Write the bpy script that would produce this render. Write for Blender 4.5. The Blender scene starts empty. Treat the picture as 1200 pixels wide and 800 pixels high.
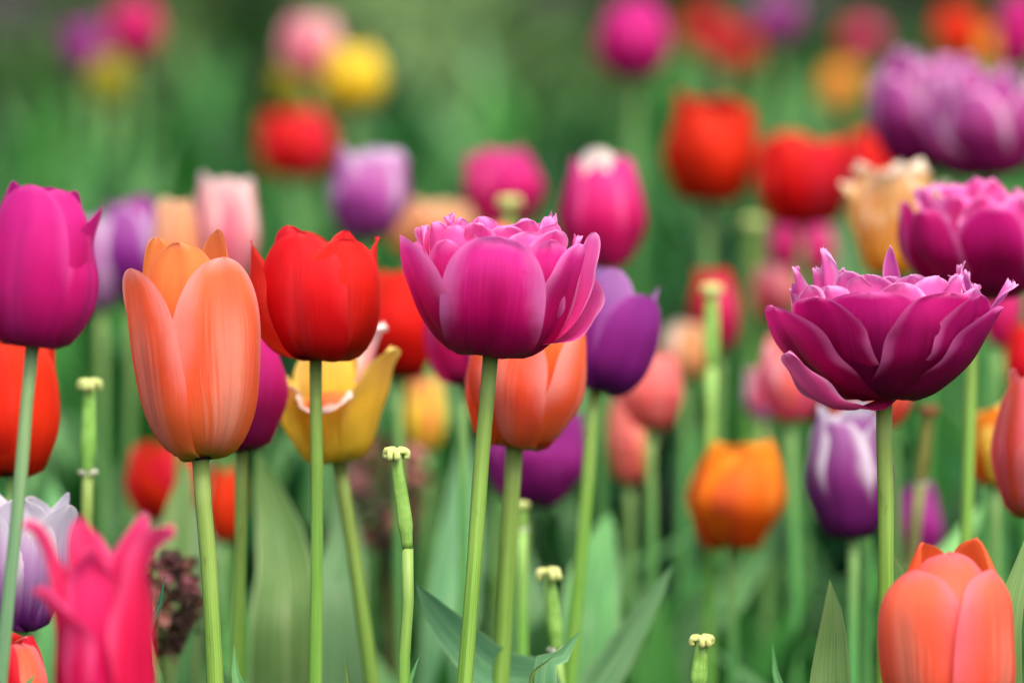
import bpy, math, random
import numpy as np
from mathutils import Vector, noise

random.seed(7)
R = math.radians
scene = bpy.context.scene
col = scene.collection

# ------------------------------------------------------------------ camera, light
D = 1.5                       # focus distance, metres
PX = 0.34 / 1200              # metres per photo pixel at the focus distance
FPX = D / PX                  # focal length in photo pixels
CAM_H = 0.63
PITCH = math.atan(670 / FPX)
cam_data = bpy.data.cameras.new('camera')
cam = bpy.data.objects.new('camera', cam_data)
col.objects.link(cam)
cam.location = (0, 0, CAM_H)
cam.rotation_euler = (math.pi / 2 - PITCH, 0, 0)
cam_data.sensor_width = 36
cam_data.lens = 36 * FPX / 1200
cam_data.clip_start = 0.05
cam_data.clip_end = 600
cam_data.dof.use_dof = True
cam_data.dof.focus_distance = D
cam_data.dof.aperture_fstop = 5.8
scene.camera = cam
FWD = Vector((0, math.cos(PITCH), -math.sin(PITCH)))
UPV = Vector((0, math.sin(PITCH), math.cos(PITCH)))

SUN_EL, SUN_AZ = 62, 152      # azimuth measured clockwise from +Y
world = bpy.data.worlds.new('World')
scene.world = world
world.use_nodes = True
wn = world.node_tree
sky = wn.nodes.new('ShaderNodeTexSky')
sky.sky_type = 'NISHITA'
sky.sun_disc = False
sky.sun_elevation = R(SUN_EL)
sky.sun_rotation = R(SUN_AZ)
sky.air_density = 1.0
sky.dust_density = 6.0
sky.ozone_density = 0.6
bg = wn.nodes['Background']
bg.inputs['Strength'].default_value = 0.15
wn.links.new(sky.outputs[0], bg.inputs['Color'])
sd = bpy.data.lights.new('sun', 'SUN')
sd.energy = 1.3
sd.angle = R(25)
sd.color = (1, 0.95, 0.88)
so = bpy.data.objects.new('sun', sd)
col.objects.link(so)
sdir = Vector((math.sin(R(SUN_AZ)) * math.cos(R(SUN_EL)), math.cos(R(SUN_AZ)) * math.cos(R(SUN_EL)), math.sin(R(SUN_EL))))
so.rotation_euler = sdir.to_track_quat('Z', 'Y').to_euler()
so.location = sdir * 20

scene.view_settings.view_transform = 'Standard'
scene.view_settings.look = 'None'
scene.view_settings.exposure = 0.93
scene.view_settings.gamma = 1
scene.cycles.use_denoising = True
scene.cycles.max_bounces = 8
scene.cycles.transmission_bounces = 6
scene.cycles.use_adaptive_sampling = True
scene.cycles.adaptive_threshold = 0.02


def at(px, py, k):
    """A photo direction and a distance (in focus distances) to a point in the garden."""
    d = D * k
    return Vector((0, 0, CAM_H)) + FWD * d + Vector(((px - 600) / FPX * d, 0, 0)) - UPV * ((py - 400) / FPX * d)


# ------------------------------------------------------------------ materials
def lin(h):
    h = h.lstrip('#')
    o = []
    for i in (0, 2, 4):
        c = int(h[i:i + 2], 16) / 255
        o.append(c / 12.92 if c <= 0.04045 else ((c + 0.055) / 1.055) ** 2.4)
    return (*o, 1)


class NT:
    def __init__(self, name):
        self.m = bpy.data.materials.new(name)
        self.m.use_nodes = True
        self.t = self.m.node_tree
        self.t.nodes.clear()

    def n(self, kind, **kw):
        nd = self.t.nodes.new('ShaderNode' + kind)
        for k, v in kw.items():
            setattr(nd, k, v)
        return nd

    def put(self, sock, v):
        if isinstance(v, bpy.types.NodeSocket):
            self.t.links.new(v, sock)
        elif isinstance(v, (tuple, list)) and len(v) == 4 and sock.type == 'VECTOR':
            sock.default_value = v[:3]
        else:
            sock.default_value = v

    def math(self, op, a, b=0.0, c=0.0, clamp=False):
        nd = self.n('Math', operation=op, use_clamp=clamp)
        for i, v in enumerate((a, b, c)):
            self.put(nd.inputs[i], v)
        return nd.outputs[0]

    def smooth(self, x, lo, hi, a=0.0, b=1.0):
        nd = self.n('MapRange', interpolation_type='SMOOTHSTEP')
        for i, v in enumerate((x, lo, hi, a, b)):
            self.put(nd.inputs[i], v)
        return nd.outputs[0]

    def mix(self, f, a, b, mode='MIX'):
        nd = self.n('Mix', data_type='RGBA', blend_type=mode)
        self.put(nd.inputs[0], f)
        self.put(nd.inputs[6], a)
        self.put(nd.inputs[7], b)
        return nd.outputs[2]

    def ramp(self, x, stops):
        nd = self.n('ValToRGB')
        nd.color_ramp.interpolation = 'EASE'
        e = nd.color_ramp.elements
        while len(e) < len(stops):
            e.new(0.5)
        for i, (p, c) in enumerate(stops):
            e[i].position = p
            e[i].color = c
        self.put(nd.inputs[0], x)
        return nd.outputs[0]

    def vec(self, x, y, z):
        nd = self.n('CombineXYZ')
        for i, v in enumerate((x, y, z)):
            self.put(nd.inputs[i], v)
        return nd.outputs[0]

    def noise(self, v, scale=1.0, detail=2.0, rough=0.5):
        nd = self.n('TexNoise')
        self.put(nd.inputs['Vector'], v)
        nd.inputs['Scale'].default_value = scale
        nd.inputs['Detail'].default_value = detail
        nd.inputs['Roughness'].default_value = rough
        return nd.outputs['Fac']

    def finish(self, color, rough=0.5, spec=0.3, trans=0.0, tcolor=None, bump=None, bstr=0.2, bdist=0.0005, sheen=0.0):
        p = self.n('BsdfPrincipled')
        self.put(p.inputs['Base Color'], color)
        self.put(p.inputs['Roughness'], rough)
        p.inputs['Specular IOR Level'].default_value = spec
        if sheen:
            p.inputs['Sheen Weight'].default_value = sheen
            p.inputs['Sheen Roughness'].default_value = 0.4
        if bump is not None:
            b = self.n('Bump')
            b.inputs['Strength'].default_value = bstr
            b.inputs['Distance'].default_value = bdist
            self.put(b.inputs['Height'], bump)
            self.t.links.new(b.outputs[0], p.inputs['Normal'])
        sh = p.outputs[0]
        if trans:
            tr = self.n('BsdfTranslucent')
            self.put(tr.inputs['Color'], tcolor if tcolor is not None else color)
            mx = self.n('MixShader')
            mx.inputs[0].default_value = trans
            self.t.links.new(sh, mx.inputs[1])
            self.t.links.new(tr.outputs[0], mx.inputs[2])
            sh = mx.outputs[0]
        out = self.n('OutputMaterial')
        self.t.links.new(sh, out.inputs['Surface'])
        return self.m


def petal_mat(name, base, low, mid, top, edge=None, ew=0.25, es=0.8, flame=None, fw=0.5, fs=0.6, base_at=0.12, tip=0.0, trans=0.46, streak=0.22):
    """Colours run from claw to tip; the edge colour follows the rim, the flame the midrib."""
    t = NT(name)
    uv = t.n('UVMap')
    s = t.n('SeparateXYZ')
    t.put(s.inputs[0], uv.outputs[0])
    u, v = s.outputs[0], s.outputs[1]
    rnd = t.n('ObjectInfo').outputs['Random']
    ro = t.math('MULTIPLY', rnd, 40.0)
    du = t.math('MULTIPLY', t.math('ABSOLUTE', t.math('SUBTRACT', u, 0.5)), 2.0)
    fan = t.math('MULTIPLY', t.math('SUBTRACT', u, 0.5), t.math('SUBTRACT', 1.35, t.math('MULTIPLY', v, 0.45)))
    st = t.noise(t.vec(t.math('MULTIPLY', fan, 22.0), t.math('MULTIPLY', v, 1.6), ro), 1.0, 3.0, 0.6)
    fine = t.noise(t.vec(t.math('MULTIPLY', fan, 90.0), t.math('MULTIPLY', v, 3.0), ro), 1.0, 2.0, 0.6)
    blot = t.noise(t.vec(t.math('MULTIPLY', u, 3.0), t.math('MULTIPLY', v, 3.0), ro), 1.0, 3.0, 0.55)
    vv = t.math('ADD', v, t.math('MULTIPLY', t.math('SUBTRACT', st, 0.5), streak))
    c = t.ramp(vv, [(0.02, lin(base)), (base_at + 0.06, lin(low)), (0.5, lin(mid)), (0.95, lin(top))])
    if flame:
        body = t.math('MULTIPLY', t.smooth(v, 0.02, 0.3), t.smooth(v, 0.95, 0.6))
        f = t.math('MULTIPLY', t.smooth(t.math('ADD', du, t.math('MULTIPLY', t.math('SUBTRACT', st, 0.5), 0.9)), fw, fw * 0.15), body)
        c = t.mix(t.math('MULTIPLY', f, fs), c, lin(flame))
    if edge:
        tipm = t.math('POWER', v, 7.0)
        e = t.math('MAXIMUM', t.math('MULTIPLY', du, t.smooth(v, 0.1, 0.65, 0.3, 1.0)), t.math('MULTIPLY', tipm, 1.0 + tip))
        e = t.math('ADD', e, t.math('MULTIPLY', t.math('SUBTRACT', blot, 0.5), 0.35))
        c = t.mix(t.math('MULTIPLY', t.smooth(e, 1.0 - ew, 1.02), es), c, lin(edge))
    sp = t.noise(t.vec(t.math('MULTIPLY', u, 9.0), t.math('MULTIPLY', v, 7.0), t.math('ADD', ro, 7.0)), 1.0, 4.0, 0.65)
    c = t.mix(t.smooth(sp, 0.62, 0.76, 0.0, 0.35), c, t.mix(0.6, c, lin(base)))
    val = t.math('ADD', t.math('MULTIPLY', fine, 0.28), t.math('ADD', 0.68, t.math('MULTIPLY', blot, 0.36)))
    val = t.math('MULTIPLY', val, t.math('ADD', 0.94, t.math('MULTIPLY', rnd, 0.12)))
    val = t.math('SUBTRACT', val, t.math('MULTIPLY', t.smooth(du, 0.07, 0.0), t.smooth(v, 0.98, 0.5, 0.0, 0.09)))
    h = t.n('HueSaturation')
    t.put(h.inputs['Hue'], t.math('ADD', 0.494, t.math('MULTIPLY', rnd, 0.012)))
    t.put(h.inputs['Value'], val)
    t.put(h.inputs['Color'], c)
    return t.finish(h.outputs[0], rough=0.5, spec=0.13, trans=trans, bump=fine, bstr=0.4, bdist=0.0006)


P = {}
P['orange'] = petal_mat('petal_orange', '#b0a428', '#f07840', '#fa6c44', '#fa7c50', '#f8aca4', 0.5, 0.9, '#f8ac94', 0.55, 0.75, base_at=0.16)
P['orange_inner'] = petal_mat('petal_orange_inner', '#a88a1e', '#e05418', '#f66c28', '#fa9850', '#fab080', 0.25, 0.6)
P['redorange'] = petal_mat('petal_red_orange', '#6a3a18', '#d83410', '#f2431c', '#f24a28', '#f05a40', 0.3, 0.4)
P['coral'] = petal_mat('petal_coral', '#c8a050', '#f66c48', '#f8684c', '#f87858', '#f0808c', 0.6, 0.85, '#f8a88c', 0.4, 0.6)
P['coral_inner'] = petal_mat('petal_coral_inner', '#b08030', '#e04a20', '#f05028', '#f86a38', '#f68058', 0.3, 0.6)
P['red'] = petal_mat('petal_red', '#4c3c10', '#c81018', '#e01824', '#e8242e', '#f04850', 0.35, 0.5, '#ec4854', 0.35, 0.3)
P['scarlet'] = petal_mat('petal_scarlet', '#5a1a10', '#c8140e', '#e01c14', '#e83024', '#ea4434', 0.3, 0.4)
P['magenta'] = petal_mat('petal_magenta', '#7a3a5c', '#b41868', '#d41a7c', '#dc2c94', '#e858b0', 0.35, 0.6, '#cc3c98', 0.4, 0.35)
P['hotpink'] = petal_mat('petal_hot_pink', '#c02870', '#d81458', '#e01c5c', '#ec3c78', '#f664a0', 0.45, 0.8)
P['pinkrose'] = petal_mat('petal_rose', '#a05080', '#d42478', '#de1e74', '#e84098', '#f07cb8', 0.35, 0.6)
P['purple'] = petal_mat('petal_purple', '#7a6a78', '#741a78', '#98288c', '#a43a9c', '#b870b8', 0.3, 0.6)
P['purple_inner'] = petal_mat('petal_purple_inner', '#7a6a80', '#803084', '#a454a8', '#bc7cc0', '#cc9cd2', 0.3, 0.6)
P['violet'] = petal_mat('petal_violet', '#583066', '#8c1c78', '#a42888', '#b03e9e', '#bc5cae', 0.35, 0.5)
P['lilac'] = petal_mat('petal_lilac', '#8a70a0', '#a03c90', '#bc50ac', '#d088c4', '#ecd6ee', 0.5, 0.95, tip=0.25)
P['palelilac'] = petal_mat('petal_pale_lilac', '#a890bc', '#c484c0', '#d6a6d4', '#e2bede', '#f2e8f2', 0.45, 0.9)
P['whitepurple'] = petal_mat('petal_white_edged_purple', '#4c1c4c', '#84247c', '#98388c', '#b874b4', '#f4eef6', 0.46, 1.0, tip=0.2)
P['double'] = petal_mat('petal_double', '#780c48', '#bc085c', '#d81474', '#e83ca4', '#f68cd4', 0.5, 0.95, '#bc0458', 0.7, 0.7, tip=0.05)
P['double_inner'] = petal_mat('petal_double_inner', '#d02074', '#f02888', '#f248a4', '#f468b8', '#faa8e0', 0.35, 0.9)
P['ddouble'] = petal_mat('petal_dark_double', '#400428', '#7c0440', '#a00854', '#c41c7c', '#e878c0', 0.24, 0.7, '#74043a', 0.7, 0.6, tip=0.05)
P['ddouble_inner'] = petal_mat('petal_dark_double_inner', '#b81464', '#dc2888', '#e844a4', '#ec6cbc', '#f4b8e4', 0.35, 0.9)
P['pdouble'] = petal_mat('petal_lilac_double', '#480630', '#7c0844', '#a82478', '#d068b4', '#f0c8e8', 0.36, 0.95)
P['salmon'] = petal_mat('petal_salmon', '#d0a868', '#f06c6c', '#f47478', '#f69088', '#f8b4a8', 0.4, 0.7, '#f8a494', 0.5, 0.5)
P['pink'] = petal_mat('petal_pink', '#d8a090', '#f05a7c', '#f26c8c', '#f49cac', '#f8d0d0', 0.4, 0.9)
P['pinkwhite'] = petal_mat('petal_pink_white', '#f0c8b8', '#f08ca0', '#f2a0ac', '#f4c0c0', '#fae8e2', 0.55, 1.0, '#ee6c90', 0.45, 0.8)
P['peach'] = petal_mat('petal_peach', '#e8c070', '#f4a060', '#f4a870', '#f6bc8c', '#f8dcc0', 0.4, 0.8)
P['yellow'] = petal_mat('petal_yellow', '#d0cc38', '#f8d840', '#f8d848', '#f8d460', '#f8dc90', 0.3, 0.5, trans=0.4)
P['deeplilac'] = petal_mat('petal_deep_lilac', '#704880', '#6c1468', '#8c2c90', '#b464b4', '#dcc0e4', 0.45, 0.9)
P['snowpurple'] = petal_mat('petal_white_over_purple', '#4c1c4c', '#8c3090', '#c898cc', '#f6f0f8', '#faf6fa', 0.5, 0.95)
P['lemon'] = petal_mat('petal_lemon', '#c8c828', '#f2d02c', '#f6d830', '#f8dc48', '#f8e080', 0.3, 0.5)
P['olive'] = petal_mat('petal_olive', '#788018', '#98981c', '#b0a820', '#bcac30', '#c8b850', 0.3, 0.5)
P['parrot'] = petal_mat('petal_parrot_yellow', '#d0cc38', '#f8d840', '#f8d448', '#f07c44', '#faf0ea', 0.26, 1.0, tip=0.2, trans=0.4)
P['cream'] = petal_mat('petal_cream', '#f0d8b0', '#f4e0c0', '#f6e6d0', '#f8eee0', '#faf4ea', 0.4, 0.6)
P['tangerine'] = petal_mat('petal_tangerine', '#b08020', '#f06418', '#f8801c', '#fa9424', '#fbac40', 0.35, 0.8, '#e0684c', 0.5, 0.45)
P['peachparrot'] = petal_mat('petal_peach_parrot', '#e0a020', '#f6b038', '#f8bc60', '#f8c88c', '#fcf0dc', 0.34, 1.0, tip=0.2)


def green_mat(name, c1, c2, rough=0.5, trans=0.0, along=True, spec=0.2, island=False):
    t = NT(name)
    uv = t.n('UVMap')
    s = t.n('SeparateXYZ')
    t.put(s.inputs[0], uv.outputs[0])
    rnd = t.n('ObjectInfo').outputs['Random']
    if island:
        rnd = t.n('NewGeometry').outputs['Random Per Island']
    ro = t.math('MULTIPLY', rnd, 40.0)
    st = t.noise(t.vec(t.math('MULTIPLY', s.outputs[0], 36.0), t.math('MULTIPLY', s.outputs[1], 2.0), ro), 1.0, 3.0, 0.6)
    bl = t.noise(t.vec(t.math('MULTIPLY', s.outputs[0], 3.0), t.math('MULTIPLY', s.outputs[1], 6.0), ro), 1.0, 3.0, 0.6)
    f = t.math('ADD', t.math('MULTIPLY', st, 0.55), t.math('MULTIPLY', bl, 0.45))
    c = t.mix(t.smooth(f, 0.36, 0.64), lin(c1), lin(c2))
    if trans:
        du = t.math('MULTIPLY', t.math('ABSOLUTE', t.math('SUBTRACT', s.outputs[0], 0.5)), 2.0)
        c = t.mix(t.smooth(du, 0.86, 1.0, 0.0, 0.45), c, lin('#b8cc98'))
        c = t.mix(t.smooth(du, 0.07, 0.0, 0.0, 0.35), c, lin('#a8c48c'))
        dry = t.noise(t.vec(t.math('MULTIPLY', s.outputs[0], 5.0), t.math('MULTIPLY', s.outputs[1], 14.0), t.math('ADD', ro, 3.0)), 1.0, 4.0, 0.6)
        c = t.mix(t.smooth(dry, 0.66, 0.74, 0.0, 0.5), c, lin('#8c8450'))
    else:
        c = t.mix(t.smooth(s.outputs[1], 0.84, 1.0, 0.0, 0.45), c, lin('#98a864'))
        dry = t.noise(t.vec(t.math('MULTIPLY', s.outputs[0], 4.0), t.math('MULTIPLY', s.outputs[1], 30.0), t.math('ADD', ro, 3.0)), 1.0, 4.0, 0.6)
        c = t.mix(t.smooth(dry, 0.60, 0.74, 0.0, 0.5), c, lin('#5c7034'))
    h = t.n('HueSaturation')
    t.put(h.inputs['Hue'], t.math('ADD', 0.48, t.math('MULTIPLY', rnd, 0.04)))
    t.put(h.inputs['Value'], t.math('ADD', 0.8, t.math('MULTIPLY', rnd, 0.4)))
    t.put(h.inputs['Color'], c)
    return t.finish(h.outputs[0], rough=rough, spec=spec, trans=trans, bump=st, bstr=0.25, bdist=0.0005)


M_STEM = green_mat('stem_green', '#609434', '#8cbc58', 0.42, 0.0)
M_STEM_SOFT = green_mat('stem_mid_green', '#488444', '#689c54', 0.5, 0.0)
M_STEM_BLUE = green_mat('stem_blue_green', '#5a7c56', '#7c9a70', 0.5, 0.0)
M_STEM_BROWN = green_mat('stem_drying', '#6a5a30', '#7a7c40', 0.6, 0.0)
M_LEAF = green_mat('leaf_green', '#488448', '#74b06c', 0.42, 0.3)
M_LEAF_FRESH = green_mat('leaf_fresh', '#70a85c', '#98c47c', 0.42, 0.35)
M_LEAF_MID = green_mat('leaf_mid', '#548c58', '#7cac78', 0.42, 0.35)
M_LEAF_PALE = green_mat('leaf_pale', '#447838', '#7c9c5c', 0.5, 0.3)
M_LEAF_DARK = green_mat('leaf_dark', '#1c4c34', '#2c6448', 0.45, 0.2)
M_OVARY = green_mat('ovary_green', '#6c9a40', '#8cb85c', 0.45, 0.0)
M_STIGMA = green_mat('stigma_cream', '#b4c068', '#d4dc94', 0.7, 0.0)
M_STAMEN = green_mat('stamen_dark', '#2c2030', '#4c3420', 0.8, 0.0)
M_SCAR = green_mat('petal_scar', '#c8ccb8', '#e6e4d8', 0.8, 0.0)
M_DRYTIP = green_mat('stigma_dried', '#6c3c24', '#9c6844', 0.8, 0.0)


def foliage_mat():
    t = NT('foliage_mixed')
    uv = t.n('UVMap')
    s = t.n('SeparateXYZ')
    t.put(s.inputs[0], uv.outputs[0])
    g = t.n('NewGeometry')
    rnd = g.outputs['Random Per Island']
    pos = g.outputs['Position']
    a = t.noise(pos, 3.4, 2.0)
    c = t.ramp(a, [(0.36, lin('#081e0e')), (0.45, lin('#20582c')), (0.54, lin('#347a22')), (0.64, lin('#5c9c48'))])
    c2 = t.ramp(rnd, [(0.0, lin('#0a2410')), (0.35, lin('#245c2c')), (0.7, lin('#4a9044')), (1.0, lin('#9cc890'))])
    c = t.mix(0.5, c, c2)
    st = t.noise(t.vec(t.math('MULTIPLY', s.outputs[0], 30.0), t.math('MULTIPLY', s.outputs[1], 2.0), t.math('MULTIPLY', rnd, 60.0)), 1.0, 2.0)
    h = t.n('HueSaturation')
    t.put(h.inputs['Value'], t.math('ADD', 0.78, t.math('MULTIPLY', st, 0.44)))
    t.put(h.inputs['Color'], c)
    return t.finish(h.outputs[0], rough=0.5, spec=0.14, trans=0.30)


def cover_mat():
    t = NT('ground_cover_leaf')
    g = t.n('NewGeometry')
    rnd = g.outputs['Random Per Island']
    a = t.noise(g.outputs['Position'], 1.1, 2.0)
    c = t.ramp(a, [(0.40, lin('#061208')), (0.48, lin('#1a3c18')), (0.56, lin('#38682a')), (0.64, lin('#7c9a5c'))])
    c2 = t.ramp(rnd, [(0.0, lin('#081408')), (0.5, lin('#28481c')), (1.0, lin('#749a54'))])
    return t.finish(t.mix(0.45, c, c2), rough=0.6, spec=0.10, trans=0.25)


def soil_mat():
    t = NT('garden_soil')
    g = t.n('NewGeometry')
    a = t.noise(g.outputs['Position'], 9.0, 6.0, 0.65)
    b = t.noise(g.outputs['Position'], 0.8, 3.0, 0.5)
    c = t.ramp(a, [(0.3, lin('#100e0c')), (0.5, lin('#24221c')), (0.7, lin('#403c32'))])
    c = t.mix(t.smooth(b, 0.42, 0.62, 0.0, 0.5), c, lin('#3a3c28'))
    return t.finish(c, rough=0.9, spec=0.2, bump=a, bstr=0.8, bdist=0.02)


M_OLIVE = green_mat('olive_leaf', '#486c34', '#7c985c', 0.5, 0.25, island=True)
M_FOLIAGE, M_COVER, M_SOIL = foliage_mat(), cover_mat(), soil_mat()


# ------------------------------------------------------------------ mesh helpers
def mesh_obj(name, verts, faces, mat, parent=None, uvs=None, loc=None, smooth=True):
    me = bpy.data.meshes.new(name)
    me.from_pydata([tuple(v) for v in verts], [], faces)
    if uvs is not None:
        lay = me.uv_layers.new(name='UVMap')
        idx = np.empty(len(me.loops), dtype=np.int32)
        me.loops.foreach_get('vertex_index', idx)
        lay.data.foreach_set('uv', np.asarray(uvs, dtype=np.float32)[idx].ravel())
    if smooth:
        me.polygons.foreach_set('use_smooth', [True] * len(me.polygons))
    me.materials.append(mat)
    o = bpy.data.objects.new(name, me)
    col.objects.link(o)
    if parent is not None:
        o.parent = parent
    if loc is not None:
        o.location = loc
    return o


def tag(o, label=None, cat=None, group=None, kind=None):
    for k, v in (('label', label), ('category', cat), ('group', group), ('kind', kind)):
        if v:
            o[k] = v
    return o


def thing(name, label, cat, loc, group=None):
    o = bpy.data.objects.new(name, None)
    o.empty_display_size = 0.02
    col.objects.link(o)
    o.location = loc
    return tag(o, label, cat, group)


def spline(pts, n):
    """Catmull-Rom through the points, n samples evenly along the length."""
    p = np.asarray(pts, float)
    p = np.vstack([2 * p[0] - p[1], p, 2 * p[-1] - p[-2]])
    out = []
    for i in range(1, len(p) - 2):
        t = np.linspace(0, 1, 16, endpoint=False)[:, None]
        a, b, c, d = p[i - 1], p[i], p[i + 1], p[i + 2]
        out.append(0.5 * (2 * b + (c - a) * t + (2 * a - 5 * b + 4 * c - d) * t ** 2 + (3 * b - a - 3 * c + d) * t ** 3))
    out.append(p[-2][None])
    q = np.vstack(out)
    L = np.concatenate([[0], np.cumsum(np.linalg.norm(np.diff(q, axis=0), axis=1))])
    s = np.linspace(0, L[-1], n)
    return np.stack([np.interp(s, L, q[:, k]) for k in range(q.shape[1])], 1)


def tube(path, radii, seg=12, cap=True):
    path = np.asarray(path, float)
    n = len(path)
    tan = np.gradient(path, axis=0)
    tan /= np.linalg.norm(tan, axis=1)[:, None] + 1e-12
    ref = np.array([1.0, 0, 0]) if abs(tan[0][0]) < 0.9 else np.array([0, 1.0, 0])
    V, F, UV = [], [], []
    for i in range(n):
        a = np.cross(tan[i], ref)
        a /= np.linalg.norm(a)
        b = np.cross(tan[i], a)
        for j in range(seg):
            w = 2 * math.pi * j / seg
            V.append(path[i] + radii[i] * (math.cos(w) * a + math.sin(w) * b))
            UV.append((j / seg, i / max(1, n - 1)))
    for i in range(n - 1):
        for j in range(seg):
            k = (j + 1) % seg
            F.append((i * seg + j, i * seg + k, (i + 1) * seg + k, (i + 1) * seg + j))
    if cap:
        F.append(tuple(range(seg))[::-1])
        F.append(tuple((n - 1) * seg + j for j in range(seg)))
    return V, F, UV


def join(parts):
    V, F, UV = [], [], []
    for v, f, u in parts:
        o = len(V)
        V += list(v)
        F += [tuple(i + o for i in q) for q in f]
        UV += list(u)
    return V, F, UV


def petal(prof, w, vm=0.5, base=0.35, p=2.4, q=0.52, cw=1.0, crease=0.0, skew=0.0, ruffle=0.0, rfreq=3.0, fringe=0.0,
          bump=1.5, edge_in=0.0, nu=16, nv=22, tip=0.0, th=0.0, seed=0, twist=0.0, side=0.0):
    """One petal about the +Z axis, in photo pixels. prof: (r, z) of the midrib; w: half width;
    th: bearing in degrees, 0 towards the camera, +90 to +X."""
    rng = random.Random(seed)
    vs = 1 - (1 - np.linspace(0, 1, nv)) ** 1.7
    cc = spline(prof, 120)
    c = np.stack([np.interp(vs, np.linspace(0, 1, 120), cc[:, q]) for q in (0, 1)], 1)
    V, UV = [], []
    h = max(2.0, np.ptp(c[:, 1]) + np.ptp(c[:, 0]) * 0.5)
    tan = np.gradient(c, axis=0)
    tan /= np.linalg.norm(tan, axis=1)[:, None] + 1e-9
    ph, ph2 = rng.uniform(0, 6.28), rng.uniform(0, 6.28)
    off = Vector((rng.uniform(0, 50), rng.uniform(0, 50), rng.uniform(0, 50)))
    thr = R(th)
    for i in range(nv):
        v = float(vs[i])
        if v < vm:
            sh = base + (1 - base) * math.sin(math.pi / 2 * v / vm) ** 0.9
        else:
            t = (v - vm) / (1 - vm)
            sh = max(0.0, 1 - t ** p) ** q
            if tip:
                sh = sh * (1 - tip * t ** 3) if t < 1 else 0
        r, z = c[i]
        nr, nz = tan[i][1], -tan[i][0]          # outward normal of the midrib in (r, z)
        rc = max(abs(r) * cw, w * 0.45)
        for j in range(nu + 1):
            u = 2 * j / nu - 1
            jag = 1.0
            vz = 0.0
            if fringe:
                jag = 1 + fringe * (noise.noise(Vector((v * 9, u * 1.2, ph * 3))) * 0.8 + noise.noise(Vector((v * 28, u * 3, ph2 * 3))) * 0.5) * abs(u) ** 2
                vz = fringe * h * 0.10 * noise.noise(Vector((u * 6, 3.0, ph2))) * v ** 4
            sx = u * w * sh * jag
            a = max(-2.4, min(2.4, sx / rc))
            rad = (r - rc) + rc * math.cos(a)
            tanx = rc * math.sin(a)
            d = bump * noise.noise(off + Vector((u * 1.3, v * 2.4, 0)))
            d += -crease * math.exp(-(u / 0.12) ** 2) * math.sin(math.pi * min(1, v * 1.05))
            d += ruffle * abs(u) ** 2 * v ** 1.2 * math.sin(rfreq * v * 6.28 + ph + (1.5 if u > 0 else 0))
            d += ruffle * 0.7 * v ** 3 * math.sin(rfreq * 1.3 * u + ph2)
            d += skew * u * math.sin(math.pi * min(1.0, v * 0.9 + 0.05)) - edge_in * u * u * v
            rad += d * nr
            zz = z + d * nz + vz
            tanx += side * v * v
            if twist:
                ca, sa = math.cos(twist * v), math.sin(twist * v)
                dr = rad - r
                rad, tanx = r + dr * ca - tanx * sa, dr * sa + tanx * ca
            x = rad * math.sin(thr) + tanx * math.cos(thr)
            y = -rad * math.cos(thr) + tanx * math.sin(thr)
            V.append((x, y, zz))
            UV.append((j / nu, v))
    F = [(i * (nu + 1) + j, i * (nu + 1) + j + 1, (i + 1) * (nu + 1) + j + 1, (i + 1) * (nu + 1) + j) for i in range(nv - 1) for j in range(nu)]
    return V, F, UV


def scale_v(V, s):
    return [(x * s, y * s, z * s) for x, y, z in V]


def pistil_mesh(h):
    parts = []
    path = np.array([(0, 0, 0), (0, 0, h * 0.25), (0, 0, h * 0.5)])
    parts.append(tube(path, [h * 0.09, h * 0.10, h * 0.07], 9))
    for k in range(3):
        a = k * 2.094
        q = np.array([(0, 0, h * 0.48), (math.cos(a) * h * .08, math.sin(a) * h * .08, h * .54), (math.cos(a) * h * .14, math.sin(a) * h * .14, h * .5)])
        parts.append(tube(q, [h * .05, h * .055, h * .03], 7))
    for k in range(6):
        a = k * 1.047 + 0.3
        q = np.array([(math.cos(a) * h * .08, math.sin(a) * h * .08, 0), (math.cos(a) * h * .17, math.sin(a) * h * .17, h * .28), (math.cos(a) * h * .19, math.sin(a) * h * .19, h * .5)])
        parts.append(tube(q, [h * .015, h * .02, h * .03], 6))
    return join(parts)


# ------------------------------------------------------------------ leaves
def blade(pts, w, fold=0.25, nu=6, nv=18, vm=0.35, base=0.5, normal=(0, -1, 0.2), wave=0.0, seed=0, tipq=0.8):
    """A leaf ribbon along 3-D points, base first."""
    c = spline(pts, nv)
    tan = np.gradient(c, axis=0)
    tan /= np.linalg.norm(tan, axis=1)[:, None] + 1e-12
    nrm = np.asarray(normal, float)
    V, UV = [], []
    for i in range(nv):
        v = i / (nv - 1)
        if v < vm:
            sh = base + (1 - base) * math.sin(math.pi / 2 * v / vm)
        else:
            t = (v - vm) / (1 - vm)
            sh = max(0, 1 - t ** 1.7) ** tipq
        a = np.cross(tan[i], nrm)
        a /= np.linalg.norm(a) + 1e-9
        b = np.cross(a, tan[i])
        for j in range(nu + 1):
            u = 2 * j / nu - 1
            wv = wave * w * abs(u) * math.sin(v * 9 + seed + (2 if u > 0 else 0))
            V.append(c[i] + a * u * w * sh + b * (fold * w * sh * (abs(u) ** 1.4) + wv))
            UV.append((j / nu, v))
    F = [(i * (nu + 1) + j, i * (nu + 1) + j + 1, (i + 1) * (nu + 1) + j + 1, (i + 1) * (nu + 1) + j) for i in range(nv - 1) for j in range(nu)]
    return V, F, UV


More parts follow.
